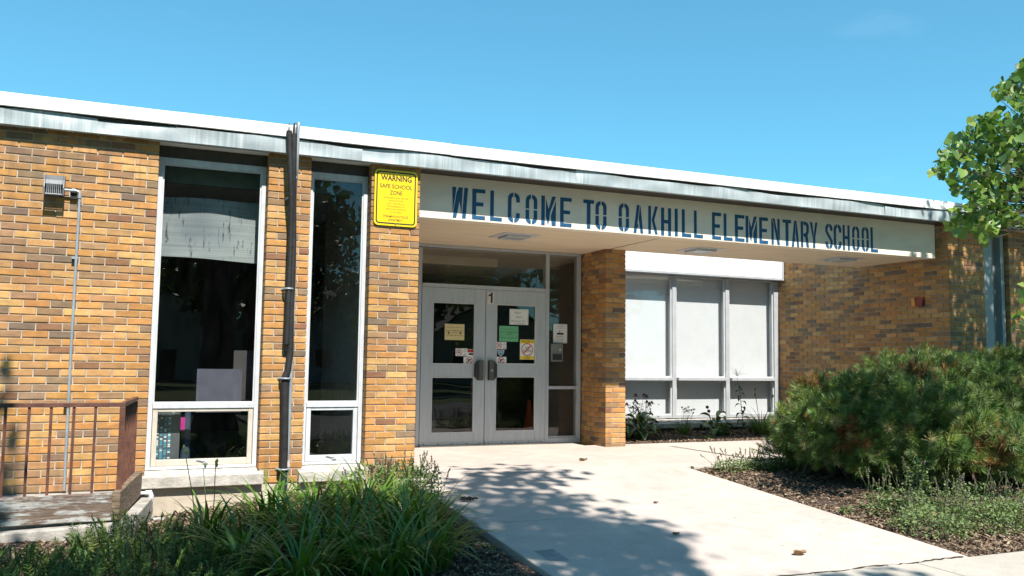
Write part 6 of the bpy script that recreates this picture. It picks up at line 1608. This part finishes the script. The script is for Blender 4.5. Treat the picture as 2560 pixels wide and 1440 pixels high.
# ---- trees across the street, mirrored in the glass
def far_tree(x, y, h, r, label, dark=1.0, nleaf=2600):
    t = empty('street_tree', (x, y, -0.5), label, 'tree', 'trees across the street')
    MB().tube([(x, y, -.5), (x + .05, y, h * .25), (x, y, h * .6), (x + .1, y, h * .85)], [.035 * h, .028 * h, .018 * h, .005 * h], 8).build('trunk', M_BARK, t)
    lob = [((x + random.uniform(-.4, .4) * r, y + random.uniform(-.4, .4) * r, h * random.uniform(.42, .8)), (r * random.uniform(.5, .8),) * 2 + (h * random.uniform(.16, .26),)) for _ in range(6)]
    P, D = lobe_points(nleaf, lob, .3, 1.1, h * .16); n = len(P)
    V, Fc = scatter(LEAF_V, LEAF_F, rot_mats(n, None, rng.normal(0, .8, n), rng.normal(0, .8, n)), rng.uniform(.25, .5, (n, 1)), P)
    o = np_mesh('foliage', V, Fc, M_LEAF_T, t, tint=tints([(0.025 * dark, 0.06 * dark, 0.018 * dark), (0.04 * dark, 0.085 * dark, 0.022 * dark), (0.06 * dark, 0.11 * dark, 0.03 * dark)], [.4, .4, .2], n, len(LEAF_V))); o['kind'] = 'stuff'
for (x, y, h, r, lab) in ((-6, -24, 11, 4.5, 'broad green tree across the street at the far left of the lawn'), (3.2, -25, 10, 3.8, 'round green tree on the far kerb behind the forked tree'), (-1.5, -44, 13, 5.5, 'tall dense tree behind the blue house'), (8.5, -46, 12, 4.0, 'tall tree left of the pale gabled house across the street'), (17.8, -44, 13, 4.6, 'dark tall tree right of the pale gabled house across the street'), (26, -34, 11, 4.5, 'spreading tree beside the second house across the street'), (4.8, -58, 15, 6, 'tallest tree at the back of the far lawns'), (-13, -22, 13, 5.5, 'wide tree on the left lawn beyond the forked tree'), (-21, -26, 14, 6, 'leftmost tree across the street'), (-9, -40, 15, 6.5, 'big tree behind the left lawn'), (12, -32, 9, 3.2, 'smaller kerb tree in front of the blue house'), (34, -28, 14, 6, 'rightmost tree across the street'), (-16, -50, 16, 7, 'tall tree far back on the left')):
    far_tree(x, y, h, r, lab)
# ---- houses across the street
def house(x, y, w, d, hw, hr, wallc, label):
    t = empty('house', (x, y, -0.5), label, 'house')
    wm = mat('siding_' + str(int(x)), wallc, 0.6, var=0.06, scale=2)
    mb = MB(); nb = 14
    for i in range(nb):
        z0 = -0.5 + (hw + .5) * i / nb; z1 = -0.5 + (hw + .5) * (i + 1) / nb - 0.004
        mb.prismx([(y + d, z0), (y + d + .02, z0), (y + d + .004, z1), (y + d, z1)], x - w / 2, x + w / 2)
    mb.box(x - w / 2, x + w / 2, y, y + d, -0.5, hw); mb.prism([(x - w / 2, hw), (x + w / 2, hw), (x, hr)], y + .01, y + d - .01)
    mb.build('wall', wm, t)
    r_ = MB(); rm = mat('shingle_roof', (0.10, 0.095, 0.09), 0.9, var=0.25, scale=12)
    for s in (-1, 1):
        a = (x + s * (w / 2 + .35), hw - .2); b = (x, hr + .08)
        r_.prism([a, b, (b[0], b[1] + .14), (a[0], a[1] + .14)] if s > 0 else [b, a, (a[0], a[1] + .14), (b[0], b[1] + .14)], y - .3, y + d + .3)
    r_.build('roof', rm, t)
    for fx in (-.28, .28):
        wx = x + w * fx; f = MB(); frame_ring(f, wx - .55, wx + .55, .6, 1.9, .08, y + d + .02, y + d + .07); wo_ = f.build('window', M_WHITE, t)
        bx('pane', M_DARK, wo_, wx - .47, wx + .47, y + d + .03, y + d + .05, .68, 1.82)
    dd = bx('door', M_BLACKP, t, x - .5, x + .5, y + d + .02, y + d + .06, -.45, 1.65); bx('handle', M_STEEL, dd, x + .35, x + .4, y + d + .061, y + d + .1, .5, .6)
house(13.5, -58, 9, 9, 2.9, 6.4, (0.42, 0.52, 0.62), 'pale blue sided gabled house across the street mirrored in the left door')
house(1.5, -62, 10, 9, 2.9, 6.0, (0.55, 0.53, 0.48), 'cream sided house across the street behind the forked tree')
house(24, -56, 10, 9, 2.9, 6.0, (0.40, 0.36, 0.30), 'tan sided house across the street at the far right')
# ---- traffic cone in the vestibule, flagpole whose shadow crosses the court paving
tc = empty('traffic_cone', (4.86, 4.1, -0.07), 'orange traffic cone standing in the vestibule behind the right door', 'traffic cone')
M_OR = mat('orange_plastic', (0.75, 0.10, 0.015), 0.5, var=0.06)
bx('base', M_OR, tc, 4.72, 5.00, 3.96, 4.24, -0.068, -0.04, bevel=0.01)
MB().tube([(4.86, 4.1, -0.04), (4.86, 4.1, 0.2), (4.86, 4.1, 0.46)], [.105, .065, .028], 18).build('cone_body', M_OR, tc)
fp = empty('flagpole', (5.94, -4.6, -0.33), 'white flagpole off to the right whose shadow falls across the court paving', 'flagpole')
fh = (1.46 + 4.6) * TANE - 0.06
MB().tube([(5.94, -4.6, -0.32), (5.94, -4.6, 3.0), (5.94, -4.6, fh)], [.075, .062, .03], 14).build('pole', M_WHITE, fp)
MB().tube([(5.94, -4.6, fh - .04), (5.94, -4.6, fh), (5.94, -4.6, fh + .04)], [.02, .05, .02], 12).build('finial', M_STEEL, fp)
MB().tube([(5.94, -4.6, -0.33), (5.94, -4.6, -0.24)], [.16, .10], 16).build('base_collar', M_STEEL, fp)
print('bricks single', SINGLES[0], 'field', len(FIELD_V), 'tris', sum(len(o.data.polygons) * 2 for o in bpy.data.objects if o.type == 'MESH'))
